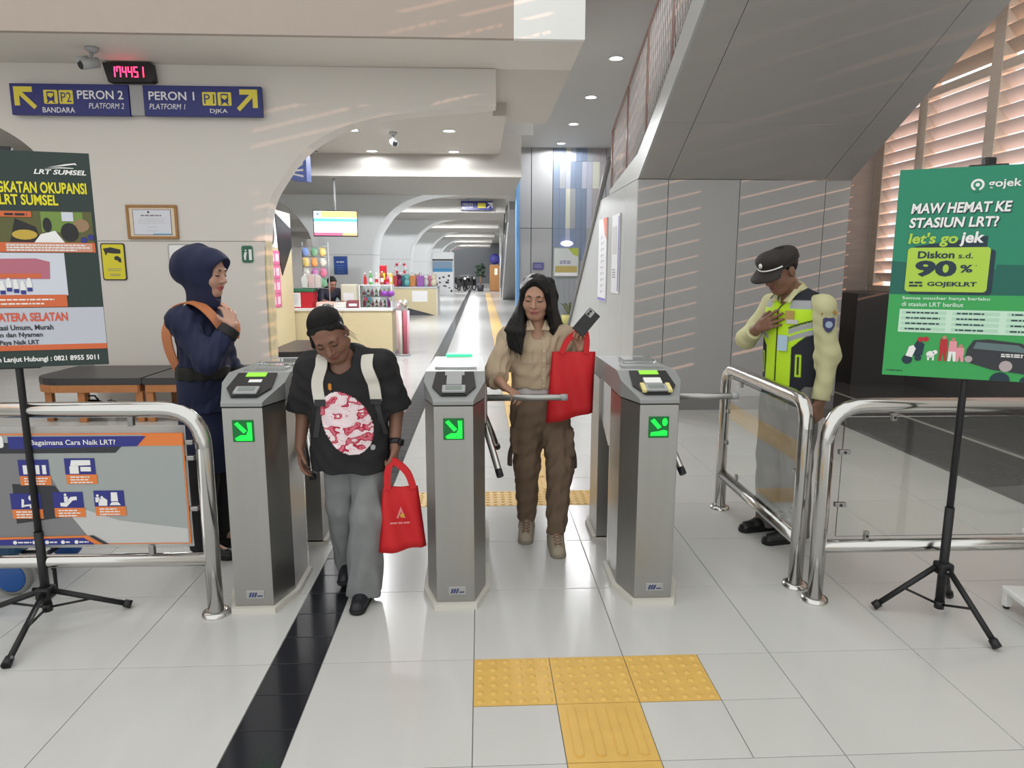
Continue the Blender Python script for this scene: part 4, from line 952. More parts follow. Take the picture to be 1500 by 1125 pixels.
for k in range(4):
    z = .92 + .225 * k; o = MB().box(.0, .01, .50, 1.02, z, z + .215).build('pink_poster', pnk, ks)
    MB().box(.0105, .011, .56, .72, z + .05, z + .17).build('poster_print', pk2, o); MB().box(.0105, .011, .80, .96, z + .05, z + .17).build('poster_print', pk2, o)
cl_ = thing('wall_cladding', 'pale wood strip with white top lining the arch edge beside the kiosk', 'cladding', (-2.44, 5.62, 0)); MB().bbox(.001, .02, 0, .13, .05, 1.85, .003).build('wood_strip', M_pw, cl_); MB().bbox(.001, .02, .135, .265, .05, 1.85, .003).build('wood_strip', M_pw, cl_); MB().bbox(.001, .02, 0, .265, 1.855, 2.0, .003).build('white_strip', M_ww, cl_)
ct = thing('kiosk_counter', 'pale wood kiosk counter with a dark wedge-shaped kick panel', 'counter', (-1.53, 9.69, 0))
MB().prism([(-2.0, .32), (-.02, .0), (0, .0), (0, .80), (-2.0, .80)], 0, .60, 'y').build('front_panel', M_pw, ct); MB().prism([(-2.0, 0), (-.05, 0), (-2.0, .315)], .03, .58, 'y').build('kick_panel', M_kd, ct)
MB().bbox(-2.0, .02, -.02, .64, .80, .845, .004).build('worktop', M_ww, ct); MB().box(-.862, -.858, -.003, 0, .18, .80).build('panel_joint', M_kd, ct)
MB().bbox(-.55, 0, .64, 2.6, 0, .80, .004).build('return_panel', M_ww, ct); MB().bbox(-.57, .02, .64, 2.62, .80, .845, .004).build('return_worktop', M_ww, ct); MB().box(-.05, .03, .0, 2.6, 0, .06).build('plinth', M_gray, ct)
M_rc = mat('cool_red', (.50, .015, .03), .4)
cb = thing('cool_box', 'red cool box with a green lid and a paper notice on the kiosk counter', 'cool box', (-3.20, 9.78, .845)); MB().prism([(-.27, 0), (.27, 0), (.29, .28), (-.29, .28)], 0, .38, 'y').build('box_body', M_rc, cb); MB().bbox(-.30, .30, -.015, .395, .28, .335, .012).build('lid', mat('lid_green', (.03, .16, .08), .4), cb); rect(-.13, .02, .08, .27, C_w, cb, -.004, 'paper_notice'); lines(-.10, .05, [.07 + .03 * k for k in range(6)], .010, C_lt, cb, -.0055)
# snack rack behind the cool box
sr = thing('snack_rack', 'tall wire rack of colourful snack packets beside the kiosk wall', 'rack', (-2.93, 9.75, .845)); 
for x in (-.20, .25): MB().cyl((x, .35, 0), (x, .35, 1.15), .012, 8).build('upright', M_gray, sr)
for z in (.335, .535, .715, .895, 1.075): MB().cyl((-.20, .33, z), (.25, .33, z), .006, 6).build('rail', M_gray, sr)
cc = [(.65, .18, .30), (.75, .33, .12), (.20, .30, .60), (.60, .60, .55), (.16, .35, .22), (.45, .16, .40), (.70, .55, .20)]
cn = ['rose', 'orange', 'blue', 'silver', 'green', 'purple', 'golden']; rown = ['lowest', 'second', 'third', 'top']
for r_ in range(4):
    for k in range(3):
        c = (r_ * 3 + k * 2) % 7; x = -3.06 + .15 * k; z = 1.20 + .18 * r_
        t = thing('snack_packet', f'{cn[c]} snack packet, {["left", "middle", "right"][k]} on the {rown[r_]} row of the wire rack', 'snack', (x, 10.02, z), group='snack packets on the rack'); MB().ell((0, 0, .07), (.062, .022, .072), 10, 6).build('packet', mat('snack_' + cn[c], cc[c], .3), t); MB().box(-.055, .055, -.003, .003, .135, .155).build('seal', mat('snack_' + cn[c], cc[c], .3), t)
# white plastic goods, box and blue bin on the counter back
def goods(name, label, cat, x, y, z, w, d, h, m, cap=None):
    t = thing(name, label, cat, (x, y, z)); MB().bbox(-w / 2, w / 2, -d / 2, d / 2, 0, h, min(w, d, h) * .12).build('body', m, t)
    rect(-w * .32, h * .25, w * .32, h * .6, C_w if cap is None else cap, t, -d / 2 - .002, 'print')
    return t
wb = thing('plastic_bags', 'bundle of pale plastic bags hanging above the cool box', 'bags', (-2.98, 9.93, 1.20))
for k in range(5): MB().prism([(-.13 + .06 * k, .0), (-.05 + .06 * k, .0), (-.03 + .055 * k, .13 + .04 * (k % 3)), (-.09 + .05 * k, .24), (-.15 + .06 * k, .15)], -.03 + .02 * (k % 2), .03 + .015 * k, 'y').build('bag', mat('bag_pale%d' % (k % 3), [(.66, .68, .66), (.55, .50, .48), (.60, .45, .45)][k % 3], .35), wb)
goods('carton', 'cream carton behind the shopkeeper', 'carton', -2.42, 10.62, .845, .30, .25, .40, mat('carton_cream', (.66, .63, .50), .6)); goods('box', 'blue box on the kiosk counter', 'box', -2.42, 11.3, .845, .22, .2, .36, mat('box_blue', (.08, .22, .42), .5)); goods('box', 'teal and red box beside the shopkeeper', 'box', -2.20, 10.9, .845, .26, .2, .24, mat('box_teal', (.06, .28, .40), .5), mat('box_red', (.5, .06, .1), .5))
goods('tray', 'pink tray of snacks on the counter front', 'tray', -2.72, 9.98, .845, .30, .30, .10, mat('tray_pink', (.72, .50, .44), .5)); goods('tray', 'white tray of snacks on the counter front', 'tray', -2.45, 9.95, .845, .22, .28, .09, mat('tray_white', (.70, .68, .62), .5)); goods('tray', 'dark red tray of jars on the counter front', 'tray', -2.22, 9.92, .845, .22, .26, .13, mat('tray_red', (.25, .06, .08), .5))
# glass case with bottles
gc = thing('display_case', 'two-tier glass display case on the kiosk counter', 'display case', (-1.82, 9.80, .845)); 
for x in (-.28, .28): MB().bbox(x - .01, x + .01, 0, .35, 0, .40, .003).build('side_frame', M_ww, gc)
for z in (0, .19, .39): MB().bbox(-.28, .28, 0, .35, z, z + .015, .003).build('shelf', M_ww, gc)
MB().box(-.27, .27, -.004, 0, .015, .39).build('glass_front', M_glass, gc)
bc = [(.45, .05, .05), (.10, .35, .10), (.60, .55, .50), (.25, .10, .05), (.55, .20, .35), (.12, .30, .12)]; bn = ['red', 'green', 'cream', 'brown', 'pink', 'dark green']
def bottle(label, x, y, z, c, h=.13, grp='bottles on the kiosk counter'):
    t = thing('bottle', label, 'bottle', (x, y, z), group=grp); m = mat('bottle_%s' % bn[c], bc[c], .25)
    MB().lathe([(.001, 0), (.026, 0), (.028, .01), (.028, h * .6), (.012, h * .78), (.012, h * .92)], (0, 0, 0), 10).build('glass', m, t); MB().lathe([(.014, 0), (.014, h * .1), (.001, h * .1)], (0, 0, h * .92), 10).build('cap', C_w, t); MB().lathe([(.0285, h * .2), (.0285, h * .5)], (0, 0, 0), 10).build('wrapper', C_w if c % 2 else M_rc, t)
for tier, z in ((0, .86), (1, 1.05)):
    for k in range(7): bottle(f'{bn[(k + tier * 2) % 6]} bottle, number {["one", "two", "three", "four", "five", "six", "seven"][k]} from the left on the {["lower", "upper"][tier]} shelf of the glass case', -2.04 + .072 * k, 9.95, z, (k + tier * 2) % 6)
for k in range(5): bottle(f'tall {bn[k]} bottle standing on top of the glass case', -2.02 + .10 * k, 9.98, 1.25, k, .20 + .03 * (k % 2))
goods('box', 'red carton standing on top of the glass case', 'box', -1.72, 10.15, 1.25, .12, .10, .34, M_rc, S_yel); goods('box', 'small yellow box on top of the glass case', 'box', -1.60, 10.12, 1.25, .10, .10, .20, mat('box_yellow', (.65, .50, .15), .5))
# bundle of wrapped rolls at the counter end, purple bow, flowers
rl = thing('gift_wrap_stand', 'stand of pink and white wrapped rolls at the counter end', 'stand', (-1.35, 9.80, 0)); MB().lathe([(.001, 0), (.13, 0), (.13, .03), (.001, .03)], (0, 0, 0), 18).build('base', M_gray, rl)
for k in range(6):
    a = k * 1.05; MB().cyl((.07 * math.cos(a), .07 * math.sin(a), .03), (.085 * math.cos(a), .085 * math.sin(a), .80), .033, 10).build('roll', [pk2, mat('roll_white', (.72, .68, .62), .5), mat('roll_red', (.45, .10, .14), .5)][k % 3], rl)
for k in range(12):
    a = k * 2.4; MB().ell((.07 * math.cos(a), .07 * math.sin(a), .86 + .03 * (k % 4)), (.035, .035, .04), 8, 5).build('blossom', [C_w, pk2, mat('blossom_green', (.30, .36, .22), .5)][k % 3], rl)
pu = thing('gift_bow', 'purple ribbon bow on the counter end', 'bow', (-1.60, 9.74, 1.04)); 
for s in (-1, 1): MB().ell((s * .06, 0, .06), (.065, .03, .05), 10, 6).build('loop', mat('bow_purple', (.24, .05, .36), .4), pu)
MB().cyl((0, .0, -.19), (0, 0, .04), .012, 8).build('stem', mat('bow_purple', (.24, .05, .36), .4), pu)
# second counter with goods
c2 = thing('kiosk_counter', 'second pale wood counter farther down the corridor', 'counter', (-1.42, 20.4, 0)); MB().prism([(-1.6, .42), (-.05, 0), (0, 0), (0, .88), (-1.6, .88)], 0, 1.3, 'y').build('front_panel', M_pw, c2); MB().prism([(-1.6, 0), (-.06, 0), (-1.6, .415)], .03, 1.25, 'y').build('kick_panel', M_kd, c2); MB().bbox(-1.62, .03, -.03, 1.33, .88, .93, .005).build('worktop', mat('glass_top', (.50, .55, .56), .2), c2); rect(-.80, .45, -.30, .80, C_w, c2, -.003, 'paper_notice'); MB().bbox(0, .03, 0, 1.3, 0, .88, .003).build('side_panel', M_ww, c2)
gl = [('red', (.45, .05, .06)), ('maroon', (.25, .03, .10)), ('teal', (.05, .24, .30)), ('turquoise', (.15, .42, .42)), ('orange', (.62, .26, .08)), ('tan', (.55, .36, .20)), ('violet', (.30, .10, .38)), ('white', (.70, .70, .70)), ('rose', (.60, .22, .30)), ('cream', (.66, .60, .45))]
for k, (n_, c) in enumerate(gl):
    t = thing('soft_toy' if k % 2 else 'gift_bag', f'{n_} {"soft toy" if k % 2 else "gift bag"} on the second counter', 'toy' if k % 2 else 'bag', (-2.85 + .148 * k, 20.7 + .25 * (k % 3), .93)); m = mat('goods_' + n_, c, .6)
    if k % 2: MB().ell((0, 0, .13), (.10, .09, .13), 10, 7).build('toy_body', m, t); MB().ell((0, -.01, .31), (.09, .08, .085), 10, 7).build('toy_head', m, t); [MB().ell((s * .06, 0, .39), (.03, .02, .035), 8, 5).build('toy_ear', m, t) for s in (-1, 1)]
    else: MB().prism([(-.11, 0), (.11, 0), (.12, .36), (-.12, .36)], -.06, .06, 'y').build('bag_body', m, t); MB().tube([(-.05, 0, .36), (-.03, 0, .45), (.03, 0, .45), (.05, 0, .36)], .008, 6).build('bag_handle', m, t)
wt_ = thing('wreath', 'white and red flower wreath standing on the second counter', 'wreath', (-2.60, 20.65, 1.33)); 
for k in range(16): a = k * math.pi / 8; MB().ell((.17 * math.cos(a), 0, .20 + .17 * math.sin(a)), (.05, .04, .05), 8, 5).build('blossom', [C_w, pk2, M_rc, C_lt][k % 4], wt_)
# photo booth far down
pbth = thing('photo_booth', 'white booth with blue pictures far down the corridor', 'booth', (-2.15, 38, 0)); MB().bbox(-.60, .60, 0, 1.4, 0, 2.45, .02).build('cabinet', M_ww, pbth); rect(-.60, 1.95, .60, 2.05, C_k, pbth, -.004, 'black_band'); rect(-.58, 1.45, .55, 1.93, mat('booth_sky', (.20, .30, .42), .4), pbth, -.004, 'picture'); rect(-.58, 1.32, .55, 1.52, mat('booth_sea', (.05, .25, .50), .4), pbth, -.006, 'picture_sea')
b = MB()
for k in range(14): x, z = random.uniform(-.5, .5), random.uniform(.1, 1.15); b.prism(circ(x, z, random.uniform(.04, .10), 10, 0, 360, random.uniform(.03, .09)), -.006, -.003, 'y')
b.build('black_patches', C_k, pbth)
# motorbikes
for i, (x, y) in enumerate(((-1.25, 44.5), (-.75, 46.5), (-1.35, 48.5))):
    t = thing('motorbike', f'{["nearest", "middle", "farthest"][i]} dark motorbike parked far down the corridor', 'motorbike', (x, y, 0), (0, 0, R(20 + 10 * i)), 'parked motorbikes')
    for yy in (-.62, .62): MB().tube([(0, yy + .27 * math.cos(a), .30 + .27 * math.sin(a)) for a in [k * math.pi / 8 for k in range(16)]], .045, 8, closed=True).build('wheel', M_blk, t)
    MB().prism([(-.75, .35), (.4, .3), (.75, .55), (.65, .75), (.2, .80), (-.15, .55), (-.35, .62), (-.5, .95), (-.62, .95)], -.13, .13, 'x').build('body', M_blkm, t); MB().bbox(-.12, .12, .05, .75, .76, .86, .04).build('seat', M_blk, t); MB().tube([(-.33, -.48, 1.05), (0, -.55, 1.0), (.33, -.48, 1.05)], .018, 8).build('handlebar', M_gray, t); MB().ell((0, -.66, .85), (.09, .06, .09)).build('headlamp', C_w, t)
wc = thing('wooden_kiosk', 'brown wooden cupboard far down the corridor by the right wall', 'cupboard', (1.05, 44, 0)); MB().bbox(-.42, .42, 0, .6, 0, 1.75, .02).build('carcass', mat('cupboard_brown', (.36, .16, .05), .5, noise=.15), wc); MB().box(-.40, -.01, -.015, 0, .08, 1.70).build('door', mat('cupboard_door', (.42, .20, .07), .5), wc); MB().box(.01, .40, -.015, 0, .08, 1.70).build('door', mat('cupboard_door', (.42, .20, .07), .5), wc); MB().box(-.08, .08, -.02, -.015, 1.1, 1.5).build('lit_panel', scr('warm', (.9, .75, .5)), wc)
bs = thing('round_sign', 'dark blue sign standing on the brown cupboard', 'sign', (.98, 44.2, 1.75)); MB().lathe([(.001, 0), (.36, 0), (.36, .04), (.001, .04)], (0, 0, .38), 20, 'y').build('disc', mat('sign_indigo', (.05, .05, .25), .4), bs); MB().box(-.2, .2, 0, .1, 0, .05).build('foot', M_gray, bs)
tr2 = thing('potted_tree', 'dark potted plant beside the brown cupboard', 'plant', (.0, 44.3, 0)); MB().lathe([(.001, 0), (.20, 0), (.26, .45), (.001, .45)], (0, 0, 0), 14).build('pot', M_kd, tr2); MB().cyl((0, 0, .4), (0, 0, 1.1), .03, 8).build('stem', M_fr, tr2)
for k in range(12): a = k * 2.4; MB().ell((.22 * math.cos(a), .18 * math.sin(a), 1.0 + .07 * k), (.17, .14, .10), 8, 5).build('leaf_clump', mat('leaf_dark', (.03, .06, .035), .6), tr2)
wp = tag(MB().bbox(1.20, 1.55, 40, 40.4, 0, 3.9, .02).build('column', M_white), 'slim white column beside the escalator foot', 'column')
es = thing('escalator', 'dark escalator rising along the right side of the corridor', 'escalator', (1.12, 0, 0))
Ye = lambda y: (34 - y) * .46
MB().prism([(34.5, 0), (34, 0), (24, Ye(24)), (24, Ye(24) - .9), (32.0, 0)], 0, .75, 'x').build('truss', M_gray, es)
for x in (-.02, .77): MB().prism([(35, .0), (34.6, .95), (24, Ye(24) + .95), (24, Ye(24)), (34, 0)], x, x + .03, 'x').build('balustrade', mat('escalator_glass', (.10, .10, .11), .2), es); MB().tube([(x + .015, 34.7, .5), (x + .015, 34.5, .98), (x + .015, 24, Ye(24) + .98)], .045, 8).build('handrail', M_blk, es)
for k in range(24): yy = 33.8 - .4 * k; MB().box(.04, .76, yy - .4, yy, Ye(yy), Ye(yy) + .18).build('step', mat('step_grey', (.22, .22, .22), .4, metal=.5), es)
# ================================================================= PEOPLE: bodies and clothes grown as smooth implicit surfaces
V3 = lambda *a: np.array(a, float)
def unit(v): v = np.asarray(v, float); return v / np.linalg.norm(v)
class Field:
    def __init__(s, vox): s.h = vox; s.ops = []; s.lo = np.full(3, 9.); s.hi = np.full(3, -9.); s.post = []
    def _bb(s, *ps):
        for p, r in ps: s.lo = np.minimum(s.lo, np.asarray(p) - r); s.hi = np.maximum(s.hi, np.asarray(p) + r)
    def rc(s, a, b, ra, rb=None, k=.02, n=None, f=1.0, flat=False, sub=False):
        "tapered capsule; n,f squash it along direction n; flat cuts the far end square"
        a, b = np.asarray(a, float), np.asarray(b, float); rb = ra if rb is None else rb
        if not sub: s._bb((a, ra), (b, rb))
        s.ops.append(('rc', a, b, ra, rb, k, None if n is None else unit(n), f, flat, sub)); return s
    def chain(s, pts, rs, k=.02, **kw):
        for i in range(len(pts) - 1): s.rc(pts[i], pts[i + 1], rs[i], rs[i + 1], k, **kw)
        return s
    def el(s, c, r, fr=None, k=.02, sub=False):
        c = np.asarray(c, float); r = np.asarray(r, float)
        if not sub: s._bb((c, r.max()))
        s.ops.append(('el', c, r, np.eye(3) if fr is None else np.asarray(fr, float), k, sub)); return s
    def cut(s, n, p, k=0.0): s.ops.append(('cut', unit(n), np.asarray(p, float), k)); return s     # removes the side n points to
    def bx(s, c, hs, fr=None, r=.01, k=.02, sub=False):
        c = np.asarray(c, float); hs = np.asarray(hs, float)
        if not sub: s._bb((c, np.linalg.norm(hs)))
        s.ops.append(('bx', c, hs, np.eye(3) if fr is None else np.asarray(fr, float), r, k, sub)); return s
    def wrinkle(s, amp, freq, seed=0): s.ops.append(('wr', amp, freq, seed)); return s
    def grid(s):
        pad = 3 * s.h + .012
        lo = s.lo - pad; n = np.ceil((s.hi + pad - lo) / s.h).astype(int) + 1
        s.o = lo; D = np.full(n, .5, np.float32); ax = [lo[i] + s.h * np.arange(n[i]) for i in range(3)]
        def sl(bl, bh):
            i0 = np.maximum(((bl - lo) / s.h).astype(int), 0); i1 = np.minimum(((bh - lo) / s.h).astype(int) + 2, n)
            return tuple(slice(a, max(b, a)) for a, b in zip(i0, i1))
        for op in s.ops:
            t = op[0]
            if t == 'rc':
                _, a, b, ra, rb, k, nn, f, flat, sub = op; m = max(ra, rb) + k + 3 * s.h
                S = sl(np.minimum(a, b) - m, np.maximum(a, b) + m)
                P = np.stack(np.meshgrid(*[ax[i][S[i]] for i in range(3)], indexing='ij'), -1).astype(np.float32)
                if 0 in P.shape: continue
                q = P - a.astype(np.float32); ba = b - a; q0 = q
                if nn is not None:
                    q = q + (q @ nn.astype(np.float32))[..., None] * (nn * (f - 1)).astype(np.float32); ba = ba + nn * (f - 1) * (ba @ nn)
                L2 = max(ba @ ba, 1e-9); tt = np.clip(q @ (ba / L2).astype(np.float32), 0, 1)
                d = np.linalg.norm(q - tt[..., None] * ba.astype(np.float32), axis=-1) - (ra + (rb - ra) * tt)
                if flat: d = np.maximum(d, q0 @ unit(b - a).astype(np.float32) - np.linalg.norm(b - a))
            elif t == 'el':
                _, c, r, fr, k, sub = op; m = r.max() + k + 3 * s.h; S = sl(c - m, c + m)
                P = np.stack(np.meshgrid(*[ax[i][S[i]] for i in range(3)], indexing='ij'), -1).astype(np.float32)
                if 0 in P.shape: continue
                q = (P - c.astype(np.float32)) @ fr.T.astype(np.float32)
                k0 = np.linalg.norm(q / r.astype(np.float32), axis=-1); k1 = np.linalg.norm(q / (r * r).astype(np.float32), axis=-1) + 1e-6
                d = k0 * (k0 - 1) / k1
            elif t == 'bx':
                _, c, hs, fr, r, k, sub = op; m = np.linalg.norm(hs) + k + 3 * s.h; S = sl(c - m, c + m)
                P = np.stack(np.meshgrid(*[ax[i][S[i]] for i in range(3)], indexing='ij'), -1).astype(np.float32)
                if 0 in P.shape: continue
                q = np.abs((P - c.astype(np.float32)) @ fr.T.astype(np.float32)) - (hs - r).astype(np.float32)
                d = np.linalg.norm(np.maximum(q, 0), axis=-1) + np.minimum(q.max(-1), 0) - r
            elif t == 'cut':
                _, nn, p, k = op
                d = -(ax[0][:, None, None] * nn[0] + ax[1][None, :, None] * nn[1] + ax[2][None, None, :] * nn[2] - p @ nn).astype(np.float32)
                S = (slice(None),) * 3; sub = True; k = k
            elif t == 'wr':
                _, amp, fq, sd = op; r_ = np.random.default_rng(sd); X, Y, Z = np.meshgrid(*ax, indexing='ij', sparse=True); w = 0
                for j in range(5):
                    kx, ky, kz = r_.normal(size=3) * fq * np.array([1, 1, .8]); w = w + np.sin(kx * X + ky * Y + kz * Z + r_.random() * 6.28)
                D += (amp * .45) * w.astype(np.float32); continue
            A = D[S]
            if sub:
                d = -d
                if k > 0: hh = np.maximum(k - np.abs(A - d), 0) / k; D[S] = np.maximum(A, d) + hh * hh * k * .25
                else: D[S] = np.maximum(A, d)
            else:
                if k > 0: hh = np.maximum(k - np.abs(A - d), 0) / k; D[S] = np.minimum(A, d) - hh * hh * k * .25
                else: D[S] = np.minimum(A, d)
        s.D = D; s.ax = ax
        return s
    def front(s, x, z, sgn=-1):
        "y of the first surface met coming from the front (sgn=-1) or the back (+1) at x,z"
        i = int(round((x - s.o[0]) / s.h)); k = int(round((z - s.o[2]) / s.h)); n = s.D.shape
        col = s.D[min(max(i, 0), n[0] - 1), :, min(max(k, 0), n[2] - 1)]
        ins = np.where(col < 0)[0]
        if len(ins) == 0: return None
        j = ins[0] if sgn < 0 else ins[-1]; j0 = j - 1 if sgn < 0 else j + 1
        d0, d1 = col[j0], col[j]; t = d0 / (d0 - d1); return s.o[1] + s.h * (j0 + t * (j - j0))
    def mesh(s, name, m, colour=None, smooth=1):
        if not hasattr(s, 'D'): s.grid()
        D = s.D; D = np.pad(D, 1, constant_values=.5); S = D < 0; o = s.o - s.h
        c = np.zeros(np.array(D.shape) - 1, np.uint8)
        cor = [(i, j, k) for i in (0, 1) for j in (0, 1) for k in (0, 1)]
        for i, j, k in cor: c += S[i:D.shape[0] - 1 + i, j:D.shape[1] - 1 + j, k:D.shape[2] - 1 + k]
        act = (c > 0) & (c < 8); idx = np.argwhere(act); vid = np.full(c.shape, -1, np.int32); vid[act] = np.arange(len(idx))
        acc = np.zeros((len(idx), 3)); cnt = np.zeros(len(idx))
        for a in range(8):
            for b in range(a + 1, 8):
                oa, ob = np.array(cor[a]), np.array(cor[b])
                if np.abs(oa - ob).sum() != 1: continue
                d0 = D[tuple((idx + oa).T)]; d1 = D[tuple((idx + ob).T)]; mk = (d0 < 0) != (d1 < 0)
                t = np.where(mk, d0 / np.where(mk, d0 - d1, 1), 0)
                acc += mk[:, None] * (oa + t[:, None] * (ob - oa)); cnt += mk
        V = o + s.h * (idx + acc / cnt[:, None]); F = []
        for axi in range(3):
            e = np.zeros(3, int); e[axi] = 1
            n = np.array(D.shape) - e; s0 = S[:n[0], :n[1], :n[2]]; s1 = S[e[0]:, e[1]:, e[2]:]
            p = np.argwhere(s0 != s1); b_, c_ = [(1, 2), (2, 0), (0, 1)][axi]
            eb = np.zeros(3, int); eb[b_] = 1; ec = np.zeros(3, int); ec[c_] = 1
            q = np.stack([vid[tuple((p - eb - ec).T)], vid[tuple((p - ec).T)], vid[tuple(p.T)], vid[tuple((p - eb).T)]], 1)
            fl = ~s0[tuple(p.T)]; q[fl] = q[fl][:, ::-1]; F.append(q)
        F = np.concatenate(F)
        for _ in range(smooth):
            a = np.zeros_like(V); w = np.zeros(len(V))
            for i in range(4): np.add.at(a, F[:, i], V[F[:, (i + 1) % 4]] + V[F[:, i - 1]]); np.add.at(w, F[:, i], 2)
            V = V * .5 + .5 * a / np.maximum(w, 1)[:, None]
        me = bpy.data.meshes.new(name); nf = len(F)
        me.vertices.add(len(V)); me.vertices.foreach_set('co', V.ravel())
        me.loops.add(nf * 4); me.loops.foreach_set('vertex_index', F.ravel().astype(np.int32))
        me.polygons.add(nf); me.polygons.foreach_set('loop_start', np.arange(nf, dtype=np.int32) * 4)
        me.polygons.foreach_set('use_smooth', np.ones(nf, bool)); me.update(calc_edges=True)
        if colour is not None:
            ca = me.color_attributes.new('Col', 'FLOAT_COLOR', 'POINT'); rgb = colour(V); ca.data.foreach_set('color', np.c_[rgb, np.ones(len(V))].ravel().astype(np.float32))
        me.materials.append(m); me.validate(); return me
    def build(s, name, m, parent, colour=None, smooth=1, label=None): return obj(name, s.mesh(name, m, colour, smooth), parent, label=label)

def frame(fwd, up):
    f = unit(fwd); u = np.asarray(up, float); u = unit(u - f * (u @ f)); r = np.cross(f, u); return np.array([r, f, u])   # rows: right, forward, up
def head(F, c, fr, s=1.0, female=True):
    L = lambda x, y, z: np.asarray(c) + s * (fr[0] * x + fr[1] * y + fr[2] * z)
    F.el(L(0, -.012, .034), s * V3(.073, .092, .083), fr, .02)
    F.el(L(0, .026, -.030), s * V3(.058, .062, .082), fr, .03)
    F.el(L(0, .056, -.090), s * V3(.026, .024, .022), fr, .03)
    for q in (-1, 1):
        F.el(L(q * .036, .052, -.032), s * V3(.026, .026, .028), fr, .025)
        F.rc(L(q * .056, .0, -.06), L(q * .022, .052, -.092), s * .020, s * .016, .025)
        F.el(L(q * .076, -.006, -.008), s * V3(.010, .020, .031), fr, .006)
    F.rc(L(-.036, .074, .024), L(.036, .074, .024), s * .012, k=.02)
    for q in (-1, 1): F.el(L(q * .031, .092, .006), s * V3(.020, .012, .012), fr, .012, sub=True)
    for q in (-1, 1): F.el(L(q * .031, .072, .005), s * V3(.0165, .014, .0115), fr, .004)
    F.rc(L(0, .082, .012), L(0, .104, -.026), s * .0075, s * .0115, .010)
    for q in (-1, 1): F.el(L(q * .012, .093, -.030), s * V3(.009, .010, .008), fr, .006)
    F.el(L(0, .084, -.056), s * V3(.024, .010, .0065), fr, .006); F.el(L(0, .082, -.067), s * V3(.021, .010, .0070), fr, .006)
    return L
def face_parts(L, parent, s=1.0, hairm=None, lips=(.36, .11, .10), brow=.0028, smile=0.0):
    hm = hairm or mat('brow_dark', (.015, .012, .012), .6)
    for q in (-1, 1):
        MB().tube([L(q * x, y, z) for x, y, z in ((.014, .0885, .0235), (.028, .0880, .0285), (.044, .0765, .0265), (.052, .0685, .021))], [brow * .8, brow * 1.3, brow, brow * .4], 6).build('eyebrow', hm, parent)
        MB().tube([L(q * x, y, z) for x, y, z in ((.0165, .0815, .001), (.024, .0858, -.0015), (.032, .0868, -.0022), (.040, .0838, -.001), (.0465, .0775, .002))], [.0012, .0020, .0023, .0021, .0012], 6).build('eyelashes', hm, parent)
    MB().tube([L(x, y, z) for x, y, z in ((-.0225, .0838, -.0605 + smile), (-.010, .0925, -.0618), (0, .0940, -.0610), (.010, .0925, -.0618), (.0225, .0838, -.0605 + smile))], [.0010, .0018, .0018, .0018, .0010], 6).build('mouth_line', mat('mouth_dark', (.13, .035, .035), .6), parent)
def skin_colour(L, base, lips=(.36, .12, .11), blush=.0):
    lc = L(0, .090, -.062); fx = unit(L(1, 0, 0) - L(0, 0, 0)); fz = unit(L(0, 0, 1) - L(0, 0, 0))
    def f(V):
        d = V - lc; a = np.abs(d @ fx) / .024; b = np.abs(d @ fz) / .0125; w = np.clip(1.35 - np.sqrt(a * a + b * b), 0, .35) / .35
        w *= (np.linalg.norm(d, axis=1) < .03)
        c = np.tile(np.array(base), (len(V), 1)); return c * (1 - w[:, None]) + np.array(lips) * w[:, None]
    return f
def hand(F, w, d, n, thumb, curl=(20, 25, 20), s=1.0, spread=5, thumb_open=1.0, tcurl=10):
    w = np.asarray(w, float); d = unit(d); n = np.asarray(n, float); n = unit(n - d * (n @ d)); t = np.asarray(thumb, float); t = unit(t - d * (t @ d) - n * (t @ n))
    offs = (.028, .0095, -.0095, -.027); lens = (.070, .078, .072, .056)
    for i, (o, ln) in enumerate(zip(offs, lens)):
        kn = w + s * (d * (.086 - abs(o - .005) * .25) + t * o)
        F.rc(w + s * (d * .008 + t * o * .55), kn, s * .0135, s * .0105, .012, n=n, f=1.05)
        a = 0; p = kn; r = .0090 if i < 3 else .0078; sp = R(spread) * (1.5 - i)
        for seg, cu in zip((.45, .31, .24), curl):
            a += R(cu + 3 * i); dd = (d * math.cos(sp) + t * math.sin(sp)) * math.cos(a) + n * math.sin(a); q = p + s * dd * ln * seg
            F.rc(p, q, s * r, s * r * .92, .0035); p = q; r *= .92
    b = w + s * (d * .022 + t * .024 + n * .006); d1 = unit(d * .75 + t * .60 * thumb_open + n * .30); m_ = b + s * d1 * .042
    F.rc(w + s * d * .012 + s * t * .012, b, s * .015, s * .0135, .012); F.rc(b, m_, s * .0125, s * .0105, .008)
    d2 = unit(d * .95 + t * .18 * thumb_open + n * (.25 + math.sin(R(tcurl)))); F.rc(m_, m_ + s * d2 * .030, s * .0100, s * .0080, .004)
def ribbon(pts, w, th, normals=None, side=None):
    "flat strap swept along pts; side = width direction per point"
    pts = [Vector(p) for p in pts]; b = MB(); m = len(pts); vs = []
    for i, p in enumerate(pts):
        t = (pts[min(i + 1, m - 1)] - pts[max(i - 1, 0)]).normalized(); sd = t.cross(Vector(normals)) if normals is not None else Vector(side[i] if isinstance(side, list) else side); sd = (sd - t * sd.dot(t)).normalized(); nn = t.cross(sd)
        ww = w[i] if isinstance(w, (list, tuple)) else w
        vs += [p - sd * ww - nn * th, p + sd * ww - nn * th, p + sd * ww + nn * th, p - sd * ww + nn * th]
    fs = []
    for i in range(m - 1):
        for k in range(4): fs.append((4 * i + k, 4 * i + (k + 1) % 4, 4 * i + 4 + (k + 1) % 4, 4 * i + 4 + k))
    fs += [(3, 2, 1, 0), tuple(4 * (m - 1) + k for k in range(4))]
    return b.add(vs, fs, False)
